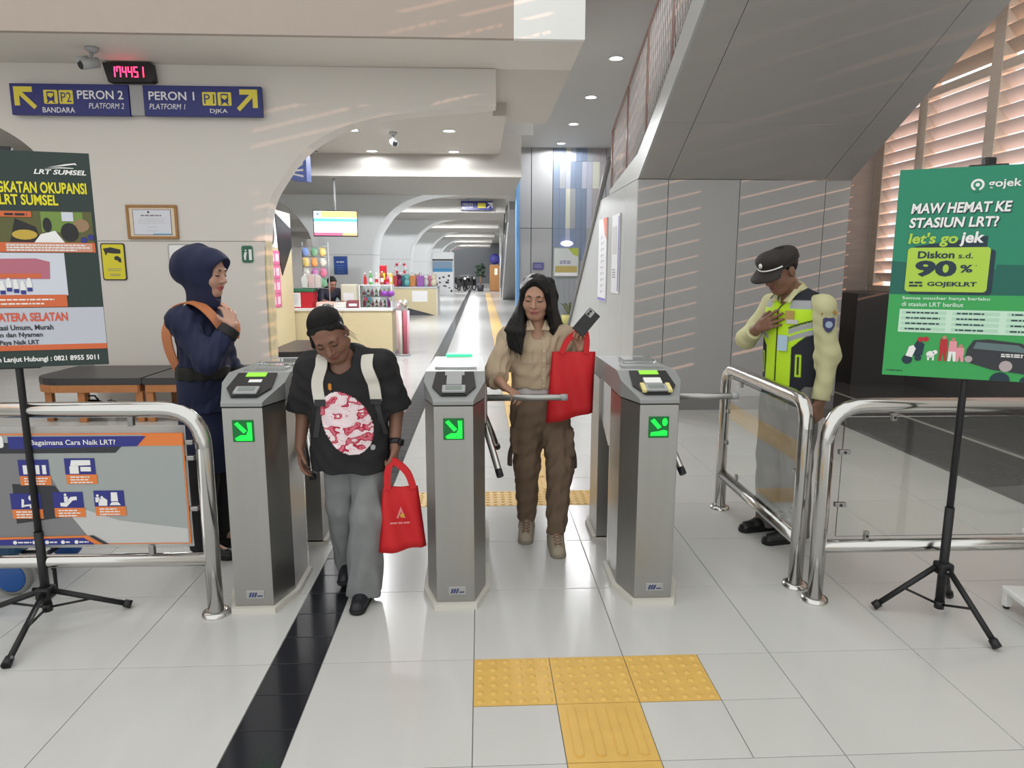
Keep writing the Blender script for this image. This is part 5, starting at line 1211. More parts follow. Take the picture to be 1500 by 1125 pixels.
def drape(fd, xz, off=.004, sgn=-1):
    out = []; last = None
    for x, z in xz:
        y = fd.front(x, z, sgn)
        if y is None: y = last if last is not None else 0
        last = y; out.append((x, y + sgn * off, z))
    return out
def smoothpath(p, n=4):
    p = [Vector(q) for q in p]; out = []
    for i in range(len(p) - 1):
        a, b, c, d = p[max(i - 1, 0)], p[i], p[i + 1], p[min(i + 2, len(p) - 1)]
        for k in range(n):
            t = k / n; out.append(.5 * ((2 * b) + (c - a) * t + (2 * a - 5 * b + 4 * c - d) * t * t + (3 * b - a - 3 * c + d) * t ** 3))
    return out + [p[-1]]
M_skin = lambda n: mat(n, (.5, .3, .2), .48, attr=True, sss=.08)
M_hair = mat('black_hair', (.005, .0045, .005), .36, noise=.5, nscale=90, bump=.7, bscale=220, stretch=(1, 1, .04), spec=.30)
def strands(paths, r, parent, name='hair_strands'):
    b = MB()
    for p in paths: q = smoothpath(p, 3); n_ = len(q); b.tube(q, [r * (1 - .75 * (i / (n_ - 1)) ** 3) for i in range(n_)], 4, cap=False)
    o = b.build(name, mat('hair_strand', (.007, .006, .0065), .38, spec=.22), parent); o['kind'] = 'stuff'; return o
def shoe(parent, name, heel, toe, m, sole, w=.040, h=.075, laces=None, lift=0.0):
    heel = np.asarray(heel, float); toe = np.asarray(toe, float); d = unit(toe - heel)
    f = Field(.0045)
    f.rc(heel + d * .035 + V3(0, 0, .035), toe - d * .035 + V3(0, 0, .024), w * .92, w * .80, .02); f.rc(heel + d * .035 + V3(0, 0, .045), heel + d * .045 + V3(0, 0, h), w * .85, w * .72, .03); f.rc(heel + d * .05 + V3(0, 0, h * .9), heel + d * .14 + V3(0, 0, .045), w * .62, w * .6, .03)
    f.cut((0, 0, -1), (0, 0, heel[2] + .012))
    o = f.build(name, m, parent)
    g = Field(.0045); g.rc(heel + d * .035 + V3(0, 0, .016), toe - d * .035 + V3(0, 0, .016), w * .98, w * .90, .01); g.cut((0, 0, -1), (0, 0, heel[2])); g.cut((0, 0, 1), (0, 0, heel[2] + .020)); g.build('sole', sole, o)
    if laces:
        sd = Vector((-d[1], d[0], 0)); b = MB(); f.ops.append(('wr', 0, 1, 0))
        for k in range(5):
            p = Vector(heel + d * (.085 + .024 * k)); z = None
            for sgn in (-1, 1):
                q0 = p + sd * .020 * sgn; q1 = p + Vector(d) * .022 - sd * .020 * sgn; top = lambda q: (q.x, q.y, zt(f, q.x, q.y) + .003)
                b.tube([top(q0), top(p + Vector(d) * .011), top(q1)], .0042, 6)
        b.build('laces', laces, o)
    return o
def zt(f, x, y):
    i = int(round((x - f.o[0]) / f.h)); j = int(round((y - f.o[1]) / f.h)); n = f.D.shape
    col = f.D[min(max(i, 0), n[0] - 1), min(max(j, 0), n[1] - 1), :]; ins = np.where(col < 0)[0]
    return f.o[2] + f.h * ins[-1] if len(ins) else .05
# ---------------------------------------------------------------- girl in black T-shirt
def limb_set(F, J, r):
    for s in 'RL':
        F.chain([J['sh' + s], J['el' + s], J['wr' + s]], [r['ua'], r['el'], r['wr']], .02)
        F.chain([J['hip' + s], J['kn' + s], J['an' + s]], [r['th'], r['kn'], r['an']], .03)
        F.rc(J['an' + s], J['toe' + s], r['an'] * .95, .022, .02)
def torso(F, J, r):
    F.rc(J['pelvis'], J['waist'], r['pw'], r['ww'], .05, n=(0, 1, 0), f=1.35); F.rc(J['waist'], J['chest'], r['ww'], r['cw'], .05, n=(0, 1, 0), f=1.4)
    F.rc(J['shR'], J['shL'], r['ua'] * 1.15, k=.05); F.rc(J['chest'], J['neck'], r['cw'] * .75, r['nk'], .05); F.rc(J['neck'], J['head'] + (J['neck'] - J['head']) * .35, r['nk'], r['nk'] * .95, .02)
def girl_black():
    t = thing('person', 'person in a black T-shirt and grey jeans walking between the turnstiles with head bowed', 'person', (-.562, .585, 0))
    J = dict(hipR=V3(-.075, .03, .74), knR=V3(-.065, .06, .42), anR=V3(-.07, .20, .115), toeR=V3(-.075, .10, .04), hipL=V3(.078, .0, .74), knL=V3(.068, -.06, .41), anL=V3(.042, -.06, .085), toeL=V3(.032, -.17, .03),
             pelvis=V3(0, .02, .76), waist=V3(-.005, .015, .90), chest=V3(-.012, -.02, 1.03), neck=V3(-.018, -.05, 1.145), head=V3(-.055, -.135, 1.262),
             shR=V3(-.165, -.025, 1.098), shL=V3(.150, -.02, 1.108), elR=V3(-.222, .035, .89), wrR=V3(-.235, -.01, .735), elL=V3(.200, .03, .885), wrL=V3(.203, -.045, .735))
    r = dict(ua=.041, el=.034, wr=.024, th=.072, kn=.05, an=.035, pw=.125, ww=.115, cw=.125, nk=.045)
    F = Field(.004); torso(F, J, r); limb_set(F, J, r)
    fr = frame((.10, -.80, -.60), (-.24, -.50, .83)); L = head(F, J['head'], fr, .98)
    hand(F, J['wrR'], (.05, -.15, -1), (1, .1, 0), (.1, -1, 0), (15, 20, 15), .92, 4)
    hand(F, J['wrL'], (.02, -.10, -1), (-1, .0, 0), (.1, -1, 0), (60, 70, 45), .92, 2, .7, 40)
    F.build('body', M_skin('skin_brown'), t, skin_colour(L, (.21, .105, .070), (.20, .075, .06)))
    face_parts(L, t)
    # hair: pulled back cap with ponytail
    H = Field(.0045); H.el(L(0, -.014, .036), .98 * V3(.0765, .0955, .0855), fr, .02); H.cut(fr[2] * -.86 + fr[1] * .50, L(0, .070, .066), .004); H.el(L(0, .092, .052), V3(.056, .036, .040), fr, .008, sub=True)
    H.el(L(0, -.105, .035), V3(.032, .03, .032), fr, .03); H.chain([L(0, -.12, .035), L(.02, -.145, .0), L(.035, -.13, -.09), L(.045, -.11, -.13)], [.03, .034, .03, .012], .02)
    for q in (-1, 1): H.rc(L(q * .070, .020, .045), L(q * .074, .0, .01), .008, .006, .02)
    H.chain([L(.074, .008, .0), L(.088, -.01, -.05), L(.086, -.01, -.085)], [.012, .011, .004], .015)
    H.wrinkle(.0007, 130, 3); ho = H.build('hair', M_hair, t)
    rs = np.random.default_rng(3); ps = []; end_ = unit(V3(0, -1, .02))
    for i_ in range(700):
        ph_ = R(rs.uniform(-92, 92)); d0 = unit(V3(math.sin(ph_), math.cos(ph_) * .80, .46 + .40 * math.cos(ph_) ** 2 + .05 * rs.normal())); q_ = []
        for t_ in np.linspace(0, 1, 6): dd = unit(d0 * (1 - t_) + end_ * t_ + V3(0, 0, .55 * math.sin(math.pi * t_) * max(0, math.cos(ph_)))); k_ = 1.0 + .022 * math.sin(math.pi * min(1, t_ * 1.3 + .05)) * rs.uniform(.6, 1.2); q_.append(L(*(V3(0, -.015, .036) + dd * V3(.0785, .0970, .0870) * k_)))
        ps.append(q_)
    for i_ in range(16):   # loose ends by the ear and nape
        s_ = 1 if i_ % 4 else -1; a_ = rs.uniform(0, .03); ps.append([L(s_ * .074, .02 - a_, .03), L(s_ * (.084 + .01 * rs.random()), .005 - a_, -.03), L(s_ * (.086 + .02 * rs.random()), -.01 - a_, -.075 - .03 * rs.random())])
    strands(ps, .0009, ho)
    # T-shirt
    T = Field(.005); T.rc((-.012, -.018, 1.055), (-.002, .005, .60), .158, .190, .06, n=(0, 1, 0), f=1.36); T.rc(J['shR'] + V3(.01, 0, .004), J['shL'] + V3(-.01, 0, .004), .058, k=.06)
    for s_, q in (('R', -1), ('L', 1)): T.rc(J['sh' + s_], J['sh' + s_] + (J['el' + s_] - J['sh' + s_]) * .93, .068, .078, .05, flat=True)
    T.cut((0, 0, -1), (0, 0, .632)); T.rc(J['neck'] + V3(0, -.01, .075), J['neck'] + V3(0, -.055, -.012), .064, .050, .01, sub=True); T.wrinkle(.0050, 55, 11)
    M_tee = mat('black_tee', (.012, .012, .014), .8, noise=.2, nscale=30, bump=.1, bscale=400)
    tee = T.build('t_shirt', M_tee, t)
    # printed camouflage oval and small orange motif on the chest
    def patch(fd, inside, x0, x1, z0, z1, st, off=.003):
        b = MB(); nx = int((x1 - x0) / st); nz = int((z1 - z0) / st); g = {}
        for i in range(nx + 1):
            for k in range(nz + 1):
                x, z = x0 + i * st, z0 + k * st; y = fd.front(x, z)
                if y is not None and inside(x, z): g[i, k] = len(b.v); b.v.append((x, y - off, z))
        for i in range(nx):
            for k in range(nz):
                q = [g.get(c_) for c_ in ((i, k), (i + 1, k), (i + 1, k + 1), (i, k + 1))]
                if None not in q: b.f.append(tuple(q)); b.sm.append(True)
        return b
    cx, cz, rx, rz = .003, .868, .112, .145
    pt_ = patch(T, lambda x, z: ((x - cx - (z - cz) * -.22) / rx) ** 2 + ((z - cz) / rz) ** 2 < 1, -.14, .15, .70, 1.03, .0045)
    pm = mat('camouflage_print', (.8, .7, .73), .7); nt = pm.node_tree; N = nt.nodes; Lk = nt.links; bs_ = N['Principled BSDF']
    tc_ = N.new('ShaderNodeTexCoord'); mp = N.new('ShaderNodeMapping'); mp.inputs['Scale'].default_value = (1, 1, 1.5); Lk.new(tc_.outputs['Object'], mp.inputs['Vector'])
    n1 = N.new('ShaderNodeTexNoise'); n1.inputs['Scale'].default_value = 17; n1.inputs['Detail'].default_value = 1.5; Lk.new(mp.outputs[0], n1.inputs['Vector'])
    cr = N.new('ShaderNodeValToRGB'); cr.color_ramp.interpolation = 'CONSTANT'; e = cr.color_ramp.elements
    e[0].position = 0; e[0].color = (.80, .68, .72, 1); e[1].position = .50; e[1].color = (.42, .02, .06, 1)
    for p_, c_ in ((.545, (.62, .14, .20, 1)), (.60, (.40, .02, .05, 1)), (.63, (.80, .66, .70, 1)), (.42, (.72, .45, .52, 1)), (.445, (.80, .68, .72, 1))): q = e.new(p_); q.color = c_
    Lk.new(n1.outputs['Fac'], cr.inputs['Fac']); Lk.new(cr.outputs['Color'], bs_.inputs['Base Color'])
    pt_.build('camouflage_oval', pm, tee)
    mo = mat('motif_orange', (.55, .22, .03), .7)
    patch(T, lambda x, z: ((x + .062) / .012) ** 2 + ((z - 1.032) / .020) ** 2 < 1, -.09, -.04, 1.0, 1.07, .004).build('orange_motif', mo, tee)
    patch(T, lambda x, z: ((x - .112) / .014) ** 2 + ((z - .752) / .014) ** 2 < 1, .09, .14, .72, .78, .004).build('round_badge', mat('badge_grey', (.35, .36, .36), .6), tee)
    # jeans
    P = Field(.005); P.rc((0, .02, .82), (0, .02, .72), .135, .14, .05, n=(0, 1, 0), f=1.3)
    P.chain([J['hipR'], J['knR'] + V3(0, .0, 0)], [.080, .072], .04); P.rc(J['knR'], J['anR'] + V3(0, -.01, -.03), .074, .076, .03, flat=True)
    P.chain([J['hipL'], J['knL']], [.080, .074], .04); P.rc(J['knL'], J['anL'] + V3(0, .0, -.045), .076, .082, .03, flat=True); P.wrinkle(.0050, 55, 5)
    P.build('jeans', mat('grey_denim', (.20, .21, .215), .85, noise=.22, nscale=14, bump=.15, bscale=300), t)
    ks_ = mat('black_shoe', (.012, .013, .018), .45); so = mat('black_sole', (.01, .01, .01), .7)
    shoe(t, 'shoe', (.044, .005, .0), (.028, -.215, .0), ks_, so, .042); shoe(t, 'shoe', (-.066, .225, .028), (-.072, .02, .028), ks_, so, .042)
    # backpack with cream straps
    Bk = Field(.007); Bk.bx((-.005, .205, .93), (.135, .085, .20), None, .06, .02); Bk.wrinkle(.004, 25, 2)
    bp = Bk.build('backpack', mat('backpack_dark', (.03, .03, .033), .7), t)
    cream = mat('strap_cream', (.64, .62, .56), .75, noise=.05); dk = mat('strap_dark', (.03, .03, .035), .7)
    for q, xs_ in ((-1, (-.098, -.112, -.118, -.115, -.108)), (1, (.098, .112, .122, .128, .130))):
        fp = drape(T, list(zip(xs_, (1.118, 1.075, 1.04, 1.0, .96))), .008)
        path = [(xs_[0] * .92, .13, 1.13), (xs_[0] * .95, .06, 1.168), (xs_[0], fp[0][1] + .035, 1.160)] + fp
        ribbon(smoothpath(path), .025, .006, side=(1, 0, 0)).build('shoulder_strap', cream, bp)
        fp2 = drape(T, list(zip((xs_[-1], xs_[-1] - q * -.012, xs_[-1] + q * .03), (.965, .90, .80))), .006)
        ribbon(smoothpath(fp2), .012, .003, side=(1, 0, 0)).build('webbing_strap', dk, bp)
        ribbon(drape(T, [(xs_[-1], .975), (xs_[-1], .945)], .010), .024, .006, side=(1, 0, 0)).build('buckle', M_blk, bp)
    # watch
    w_ = np.array(J['elL']) * .16 + np.array(J['wrL']) * .84; ax_ = unit(J['wrL'] - J['elL']); b = MB(); b.cyl(w_ - ax_ * .012, w_ + ax_ * .012, .031, 18); wo = b.build('wristwatch', M_blk, t); MB().cyl(w_ + V3(.024, -.015, 0), w_ + V3(.034, -.02, 0), .016, 14).build('watch_face', M_blk, wo)
    return t
# ---------------------------------------------------------------- red carrier bags
M_redbag = mat('red_fabric', (.58, .012, .018), .6, noise=.06, nscale=9, bump=.06, bscale=500)
def red_bag(label, loc, rot, w, h, d, top, handle_h, hand_x, logo=False, tilt=0.0, skew=0.0, taper=.08):
    t = thing('carrier_bag', label, 'bag', loc, rot); b = MB(); n = 10; m = 8
    # front and back sheets bulging, closed
    ring = []
    for k in range(m + 1):
        v = k / m; row = []
        for i in range(2 * n):
            u = (i / n) if i < n else (2 - i / n); front = i < n
            ww = w * (1 - taper * v); x = -ww / 2 + ww * u + skew * (1 - v); bul = math.sin(math.pi * min(max(u, .0), 1)) ** .6 * d * (1 - v ** 2) * (.55 + .45 * math.sin(7 * u + 3 * v))
            row.append((x, (-1 if front else 1) * (bul + .004) + .006 * math.sin(11 * u + 5 * v), v * h + tilt * (u - .5) * (1 - v)))
        ring.append(row)
    vs = [p for row in ring for p in row]; N_ = 2 * n; fs = [(k * N_ + i, k * N_ + (i + 1) % N_, (k + 1) * N_ + (i + 1) % N_, (k + 1) * N_ + i) for k in range(m) for i in range(N_)]
    fs.append(tuple(range(N_))[::-1]); b.add(vs, fs, True); b.build('bag_body', M_redbag, t)
    for y in (-.010, .010):
        pts = smoothpath([(-w * .26, y, h - .01), (-w * .20 + hand_x * .4, y, h + handle_h * .55), (hand_x - .012, y * .6, h + handle_h), (hand_x + .012, y * .6, h + handle_h), (w * .20 + hand_x * .4, y, h + handle_h * .55), (w * .26, y, h - .01)])
        ribbon(pts, .015, .0015, normals=(0, 1, 0)).build('bag_handle', M_redbag, t)
    if logo:
        multi([[(-.02, h * .56), (.0, h * .74), (.02, h * .56), (.012, h * .56), (.0, h * .66), (-.012, h * .56)]], mat('bag_print_pink', (.68, .22, .22), .6), t, -d * .98 - .012, 'emblem'); multi([circ(.006, h * .60, .010, 12)], mat('bag_print_gold', (.55, .35, .05), .6), t, -d * .98 - .013, 'emblem_dot'); lines(-.05, .04, [h * .47], .008, mat('bag_print_pink', (.68, .22, .22), .6), t, -d * .98 - .012, .2)
    return t
girl_black()
red_bag('red carrier bag with a small emblem hanging from the hand of the person in black', (-.335, .500, .262), (0, 0, R(6)), .225, .300, .040, 0, .115, -.028, True, .02, .0, .30)
# ---------------------------------------------------------------- girl with long hair
def girl_beige():
    t = thing('person', 'person with long black hair in a beige shirt passing the middle turnstile', 'person', (.365, 1.275, 0))
    J = dict(hipR=V3(-.078, .01, .76), knR=V3(-.068, .01, .425), anR=V3(-.065, .055, .10), toeR=V3(-.08, -.03, .035), hipL=V3(.085, .0, .76), knL=V3(.105, -.11, .43), anL=V3(.085, -.155, .095), toeL=V3(.08, -.24, .035),
             pelvis=V3(.005, .01, .80), waist=V3(0, .01, .94), chest=V3(-.01, .005, 1.06), neck=V3(-.02, -.012, 1.225), head=V3(-.028, -.058, 1.392),
             shR=V3(-.165, .0, 1.165), shL=V3(.140, .0, 1.165), elR=V3(-.258, -.05, .955), wrR=V3(-.205, -.185, .915), elL=V3(.215, .00, .945), wrL=V3(.210, -.115, 1.110))
    r = dict(ua=.042, el=.035, wr=.024, th=.075, kn=.05, an=.034, pw=.13, ww=.115, cw=.125, nk=.044)
    F = Field(.004); torso(F, J, r); limb_set(F, J, r)
    fr = frame((-.22, -.93, -.26), (-.02, -.26, .96)); L = head(F, J['head'], fr, 1.0)
    hand(F, J['wrR'], (.62, -.70, -.25), (.1, -.3, -.9), (.7, .55, .1), (25, 45, 30), .95, 5, .8, 20)
    hand(F, J['wrL'], (.05, -.12, 1), (-.75, -.6, 0), (-.5, .6, .3), (50, 60, 45), .95, 3, .9, 25)
    F.build('body', M_skin('skin_tan'), t, skin_colour(L, (.40, .225, .155), (.42, .16, .14)))
    face_parts(L, t)
    # long straight hair: cap, side curtains and back
    rs = np.random.default_rng(8); ps = []
    H = Field(.005); H.el(L(0, -.014, .037), V3(.0790, .0975, .0875), fr, .02); H.cut(fr[2] * -.72 + fr[1] * .68, L(0, .064, .074), .010); H.rc(L(0, .085, .115), L(0, -.04, .134), .012, .010, .01, sub=True)
    for q in (-1, 1):
        for j in list(np.linspace(0, 4, 9)) + [None] * 110:
            st_ = j is None; j = rs.uniform(-.15, 4.1) if st_ else j
            a0 = L(q * (.008 + .012 * j), .064 - .022 * j, .104 - .010 * j); a1 = L(q * (.062 + .004 * j), .052 - .024 * j, .040); a2 = L(q * (.073 + .004 * j), .044 - .028 * j, -.06)
            if q > 0: a3 = V3(-.105 - .022 * j, -.105 + .020 * j, 1.20); a4 = V3(-.112 - .022 * j, -.128 + .018 * j, 1.085 + .012 * j)      # her right: lock falls over the front of the shoulder
            else: a3 = V3(.055 + .016 * j, -.075 + .030 * j, 1.22); a4 = V3(.070 + .020 * j, -.05 + .035 * j, 1.15 + .015 * j)
            if st_: o_ = unit(V3(rs.normal(), -abs(rs.normal()) - .4, .3 * rs.normal())) * .0135; dn_ = rs.uniform(-.05, .03); ps.append([a0 + o_ * .5, a1 + o_ * .9, a2 + o_, a3 + o_, a4 + o_ * .5 + V3(.012 * rs.normal(), 0, dn_)])
            else: H.chain([a0, a1, a2, a3, a4], [.008, .011, .012, .013, .004], .022)
    for j in range(9):
        u = -1 + j / 4; H.chain([L(u * .06, -.09, .05), L(u * .078, -.105, -.03), V3(-.025 - u * .10, .085, 1.22), V3(-.025 - u * .12, .115, 1.0)], [.03, .028, .026, .012], .02)
    H.wrinkle(.0004, 150, 4); ho = H.build('hair', M_hair, t); strands(ps, .0015, ho)
    # shirt
    T = Field(.005); T.rc((-.01, .0, 1.085), (.0, .008, .86), .150, .160, .05, n=(0, 1, 0), f=1.38); T.rc(J['shR'] + V3(.01, 0, .002), J['shL'] + V3(-.01, 0, .002), .056, k=.06)
    for s_ in 'RL':
        T.rc(J['sh' + s_], J['el' + s_], .064, .064, .045); e_ = J['el' + s_] + (J['wr' + s_] - J['el' + s_]) * .40; T.rc(J['el' + s_], e_, .062, .050, .03, flat=True)
    T.cut((0, 0, -1), (0, 0, .885)); T.rc(J['neck'] + V3(0, -.02, .07), J['neck'] + V3(0, -.06, -.03), .058, .034, .008, sub=True); T.wrinkle(.0045, 62, 21)
    M_sh = mat('beige_shirt', (.43, .335, .235), .8, noise=.06, nscale=18, bump=.1, bscale=500)
    sh = T.build('shirt', M_sh, t)
    for s_ in 'RL':
        a = J['el' + s_] + (J['wr' + s_] - J['el' + s_]) * .22; b_ = J['el' + s_] + (J['wr' + s_] - J['el' + s_]) * .44; c = Field(.005); c.rc(a, b_, .058, .056, .01, flat=True); c.cut(unit(a - b_), a); c.wrinkle(.004, 40, 8); c.build('rolled_cuff', M_sh, sh)
    for q in (-1, 1):   # collar leaves
        nb = J['neck']; MB().add([nb + V3(q * .052, -.01, .045), nb + V3(q * .060, -.045, .032), nb + V3(q * .062, -.094, -.012), nb + V3(q * .018, -.094, -.010), nb + V3(q * .040, -.06, .040), nb + V3(q * .045, -.084, -.004)], [(0, 1, 4), (1, 2, 5), (1, 5, 4), (2, 3, 5), (3, 4, 5)]).build('collar', M_sh, sh)
    ribbon(drape(T, [(.012, z) for z in np.linspace(1.175, .895, 9)], .002), .012, .0015, side=(1, 0, 0)).build('placket', M_sh, sh)
    for z in (1.15, 1.10, 1.05, 1.0, .95, .91):
        p = drape(T, [(.012, z)], .005)[0]; MB().cyl((p[0], p[1] + .002, z), (p[0], p[1] - .001, z), .0045, 10).build('button', mat('button_pale', (.62, .54, .42), .4), sh)
    for q in (-1, 1):
        pk_ = drape(T, [(q * .07 - .012, 1.085)], .003)[0]
        b = MB(); x0 = pk_[0]; g = [[drape(T, [(x0 - .032 + .016 * i, 1.03 + .016 * k)], .0035)[0] for k in range(5)] for i in range(5)]; b.add([p for row in g for p in row], [(i * 5 + k, (i + 1) * 5 + k, (i + 1) * 5 + k + 1, i * 5 + k + 1) for i in range(4) for k in range(4)], True); b.build('breast_pocket', M_sh, sh)
    U_ = Field(.006); U_.rc((0, .008, .95), (0, .008, .84), .142, .146, .04, n=(0, 1, 0), f=1.34); U_.cut((0, 0, -1), (0, 0, .856)); U_.wrinkle(.004, 30, 9); U_.build('undershirt', mat('pale_undershirt', (.55, .52, .53), .8), t)
    # cargo trousers
    P = Field(.005); P.rc((.003, .01, .88), (.003, .01, .76), .132, .142, .05, n=(0, 1, 0), f=1.28)
    for s_ in 'RL': P.chain([J['hip' + s_], J['kn' + s_], J['an' + s_] + V3(0, 0, .0)], [.090, .072, .053], .035); 
    for s_, q in (('R', -1), ('L', 1)): m_ = (J['hip' + s_] * .45 + J['kn' + s_] * .55) + V3(q * .068, .0, 0); P.bx(m_, (.022, .055, .075), None, .012, .015)
    for s_ in 'RL': P.cut((0, 0, -1), (0, 0, .082)) if s_ == 'R' else None
    P.wrinkle(.0050, 65, 15); M_pt = mat('brown_cargo', (.155, .105, .072), .82, noise=.15, nscale=16, bump=.15, bscale=350); tr_o = P.build('cargo_trousers', M_pt, t)
    for s_, q in (('R', -1), ('L', 1)):
        p = (J['hip' + s_] * .4 + J['kn' + s_] * .6) + V3(q * .098, -.02, 0)
        for dx in (0, .018): ribbon(smoothpath([p + V3(q * -.02, dx, .0), p + V3(q * (-.006 + dx * .3), dx, -.06), p + V3(q * (-.004 + dx * .4), dx - .004, -.13)]), .010, .002, normals=(0, 1, 0)).build('hanging_strap', mat('strap_brown', (.07, .05, .04), .8), tr_o)
    sm = mat('beige_suede', (.36, .31, .24), .8, noise=.08, nscale=20); ss = mat('beige_sole', (.26, .23, .18), .7); lc_ = mat('shoe_lace', (.24, .15, .10), .8)
    shoe(t, 'shoe', (-.062, .105, 0), (-.086, -.125, 0), sm, ss, .049, .092, lc_); shoe(t, 'shoe', (.085, -.09, 0), (.082, -.325, 0), sm, ss, .049, .092, lc_)
    return t
girl_beige()
red_bag('large red carrier bag held up by the person with long hair, behind the turnstile arm', (.535, 1.135, .735), (0, 0, R(-4)), .255, .365, .040, 0, .115, .045, False, .06, -.02)
ph = thing('mobile_phone', 'black mobile phone held above the red bag', 'phone', (.592, 1.085, 1.262), (R(68), R(40), R(-10)))
MB().bbox(-.037, .037, -.075, .075, -.0045, .0045, .004).build('phone_body', M_blk, ph); MB().bbox(-.033, .002, .030, .070, .0045, .007, .001).build('camera_block', M_gray, ph); MB().box(-.034, .034, -.070, .070, -.0052, -.0045).build('screen', mat('phone_screen', (.02, .02, .025), .1), ph)
for y_ in (.040, .058): MB().cyl((-.02, y_, .007), (-.02, y_, .009), .008, 12).build('camera_lens', M_blk, ph)

# ---------------------------------------------------------------- guard
def guard():
    t = thing('person', 'person in a black cap and yellow reflective vest standing behind the right barrier', 'person', (1.778, 1.215, 0), (0, 0, R(-66)))
    J = dict(hipR=V3(-.09, .01, .86), knR=V3(-.105, .0, .47), anR=V3(-.12, .03, .085), toeR=V3(-.15, -.09, .035), hipL=V3(.085, .01, .86), knL=V3(.085, -.01, .47), anL=V3(.085, .02, .085), toeL=V3(.06, -.10, .035),
             pelvis=V3(0, .01, .90), waist=V3(0, .0, 1.06), chest=V3(0, -.01, 1.23), neck=V3(0, -.03, 1.405), head=V3(-.012, -.130, 1.535),
             shR=V3(-.172, .005, 1.340), shL=V3(.172, .01, 1.345), elR=V3(-.265, -.090, 1.135), wrR=V3(-.110, -.165, 1.215), elL=V3(.208, .030, 1.085), wrL=V3(.205, -.005, .835))
    r = dict(ua=.05, el=.04, wr=.028, th=.085, kn=.058, an=.038, pw=.145, ww=.145, cw=.150, nk=.056)
    F = Field(.0045); torso(F, J, r); limb_set(F, J, r)
    fr = frame((-.05, -.86, -.50), (0, -.50, .86)); L = head(F, J['head'], fr, 1.02)
    hand(F, J['wrR'], (.88, .02, .42), (.05, 1, .1), (-.40, -.1, .9), (2, 6, 6), 1.08, 6, 1.0, 5)
    hand(F, J['wrL'], (-.05, -.1, -1), (-1, .1, 0), (0, -1, -.2), (25, 30, 20), 1.05, 3)
    F.build('body', M_skin('skin_guard'), t, skin_colour(L, (.215, .110, .072), (.22, .085, .07)))
    face_parts(L, t, brow=.0035)
    H = Field(.005); H.el(L(0, -.018, .030), 1.02 * V3(.078, .098, .088), fr, .02); H.cut(fr[2] * -.55 + fr[1] * .83, L(0, .012, .0), .01); H.build('hair', M_hair, t)
    # cap: domed crown, band, peak, white cord and badge
    M_cap = mat('cap_black', (.022, .017, .016), .75, noise=.1, nscale=60)
    C = Field(.0045); C.el(L(0, -.010, .062), V3(.094, .116, .052), fr, .03); C.el(L(0, .045, .088), V3(.080, .060, .038), fr, .03); C.cut(-fr[2], L(0, 0, .050), .006); cap = C.build('cap', M_cap, t)
    bnd = MB(); pts = [L(.088 * math.sin(a), -.012 + .110 * math.cos(a), .048) for a in [i * math.pi / 16 for i in range(32)]]
    ribbon(pts + pts[:1], .016, .003, side=list(fr[2]) if 0 else tuple(fr[2])).build('cap_band', M_cap, cap)
    pk_ = MB(); up_, lo_ = [], []
    for i in range(13):
        a = R(-62 + 124 * i / 12); 
        for j, (rr, zz_) in enumerate(((.0, .046), (.04, .036), (.075, .018))):
            up_.append(L((.088 + rr * .35) * math.sin(a), -.012 + .108 * math.cos(a) + rr * math.cos(a * .6), zz_))
    for i in range(12):
        for j in range(2): q = (i * 3 + j, (i + 1) * 3 + j, (i + 1) * 3 + j + 1, i * 3 + j + 1); lo_.append(q)
    n_ = len(up_); pk_.add([tuple(p) for p in up_] + [tuple(np.asarray(p) - fr[2] * .004) for p in up_], lo_ + [tuple(i + n_ for i in q[::-1]) for q in lo_] + [(i * 3 + 2, (i + 1) * 3 + 2, (i + 1) * 3 + 2 + n_, i * 3 + 2 + n_) for i in range(12)], True); pk_.build('cap_peak', M_cap, cap)
    MB().tube([L(.094 * math.sin(R(a)), -.012 + .117 * math.cos(R(a)), .052) for a in range(-60, 61, 10)], .0045, 8).build('cap_cord', C_w, cap); MB().ell(L(0, .108, .084), (.013, .008, .016), 10, 6).build('cap_badge', mat('badge_silver', (.6, .6, .6), .3, metal=.6), cap)
    # shirt with long sleeves
    M_ys = mat('pale_yellow_shirt', (.56, .545, .315), .75, noise=.05, nscale=15, bump=.1, bscale=500)
    T = Field(.005); T.rc((0, -.008, 1.26), (0, .0, 1.02), .162, .158, .05, n=(0, 1, 0), f=1.34, flat=True); T.rc(J['shR'], J['shL'], .052, k=.06); T.rc(J['chest'], J['neck'] + V3(0, .01, .015), .10, .066, .04)
    for s_ in 'RL': T.rc(J['sh' + s_], J['el' + s_], .058, .053, .04); T.rc(J['el' + s_], J['el' + s_] + (J['wr' + s_] - J['el' + s_]) * (.95 if s_ == 'L' else .72), .053, .045, .03, flat=True)
    T.rc(J['neck'] + V3(0, -.03, .07), J['neck'] + V3(0, -.075, -.04), .060, .03, .008, sub=True); T.wrinkle(.0028, 60, 31); T.cut((0, 0, -1), (0, 0, .80)); sh = T.build('shirt', M_ys, t)
    for q in (-1, 1):
        nb = J['neck']; MB().add([nb + V3(q * .062, .03, .035), nb + V3(q * .072, -.035, .020), nb + V3(q * .070, -.105, -.045), nb + V3(q * .022, -.098, -.035), nb + V3(q * .048, -.05, .028), nb + V3(q * .052, -.10, -.025)], [(0, 1, 4), (1, 2, 5), (1, 5, 4), (2, 3, 5), (3, 4, 5)]).build('collar', M_ys, sh)
    # reflective vest in yellow, navy and silver
    Vt = Field(.005); Vt.rc((0, -.008, 1.275), (0, .0, .90), .172, .170, .05, n=(0, 1, 0), f=1.32); Vt.rc(J['shR'] + V3(.035, 0, .006), J['shL'] + V3(-.035, 0, .006), .056, k=.05)
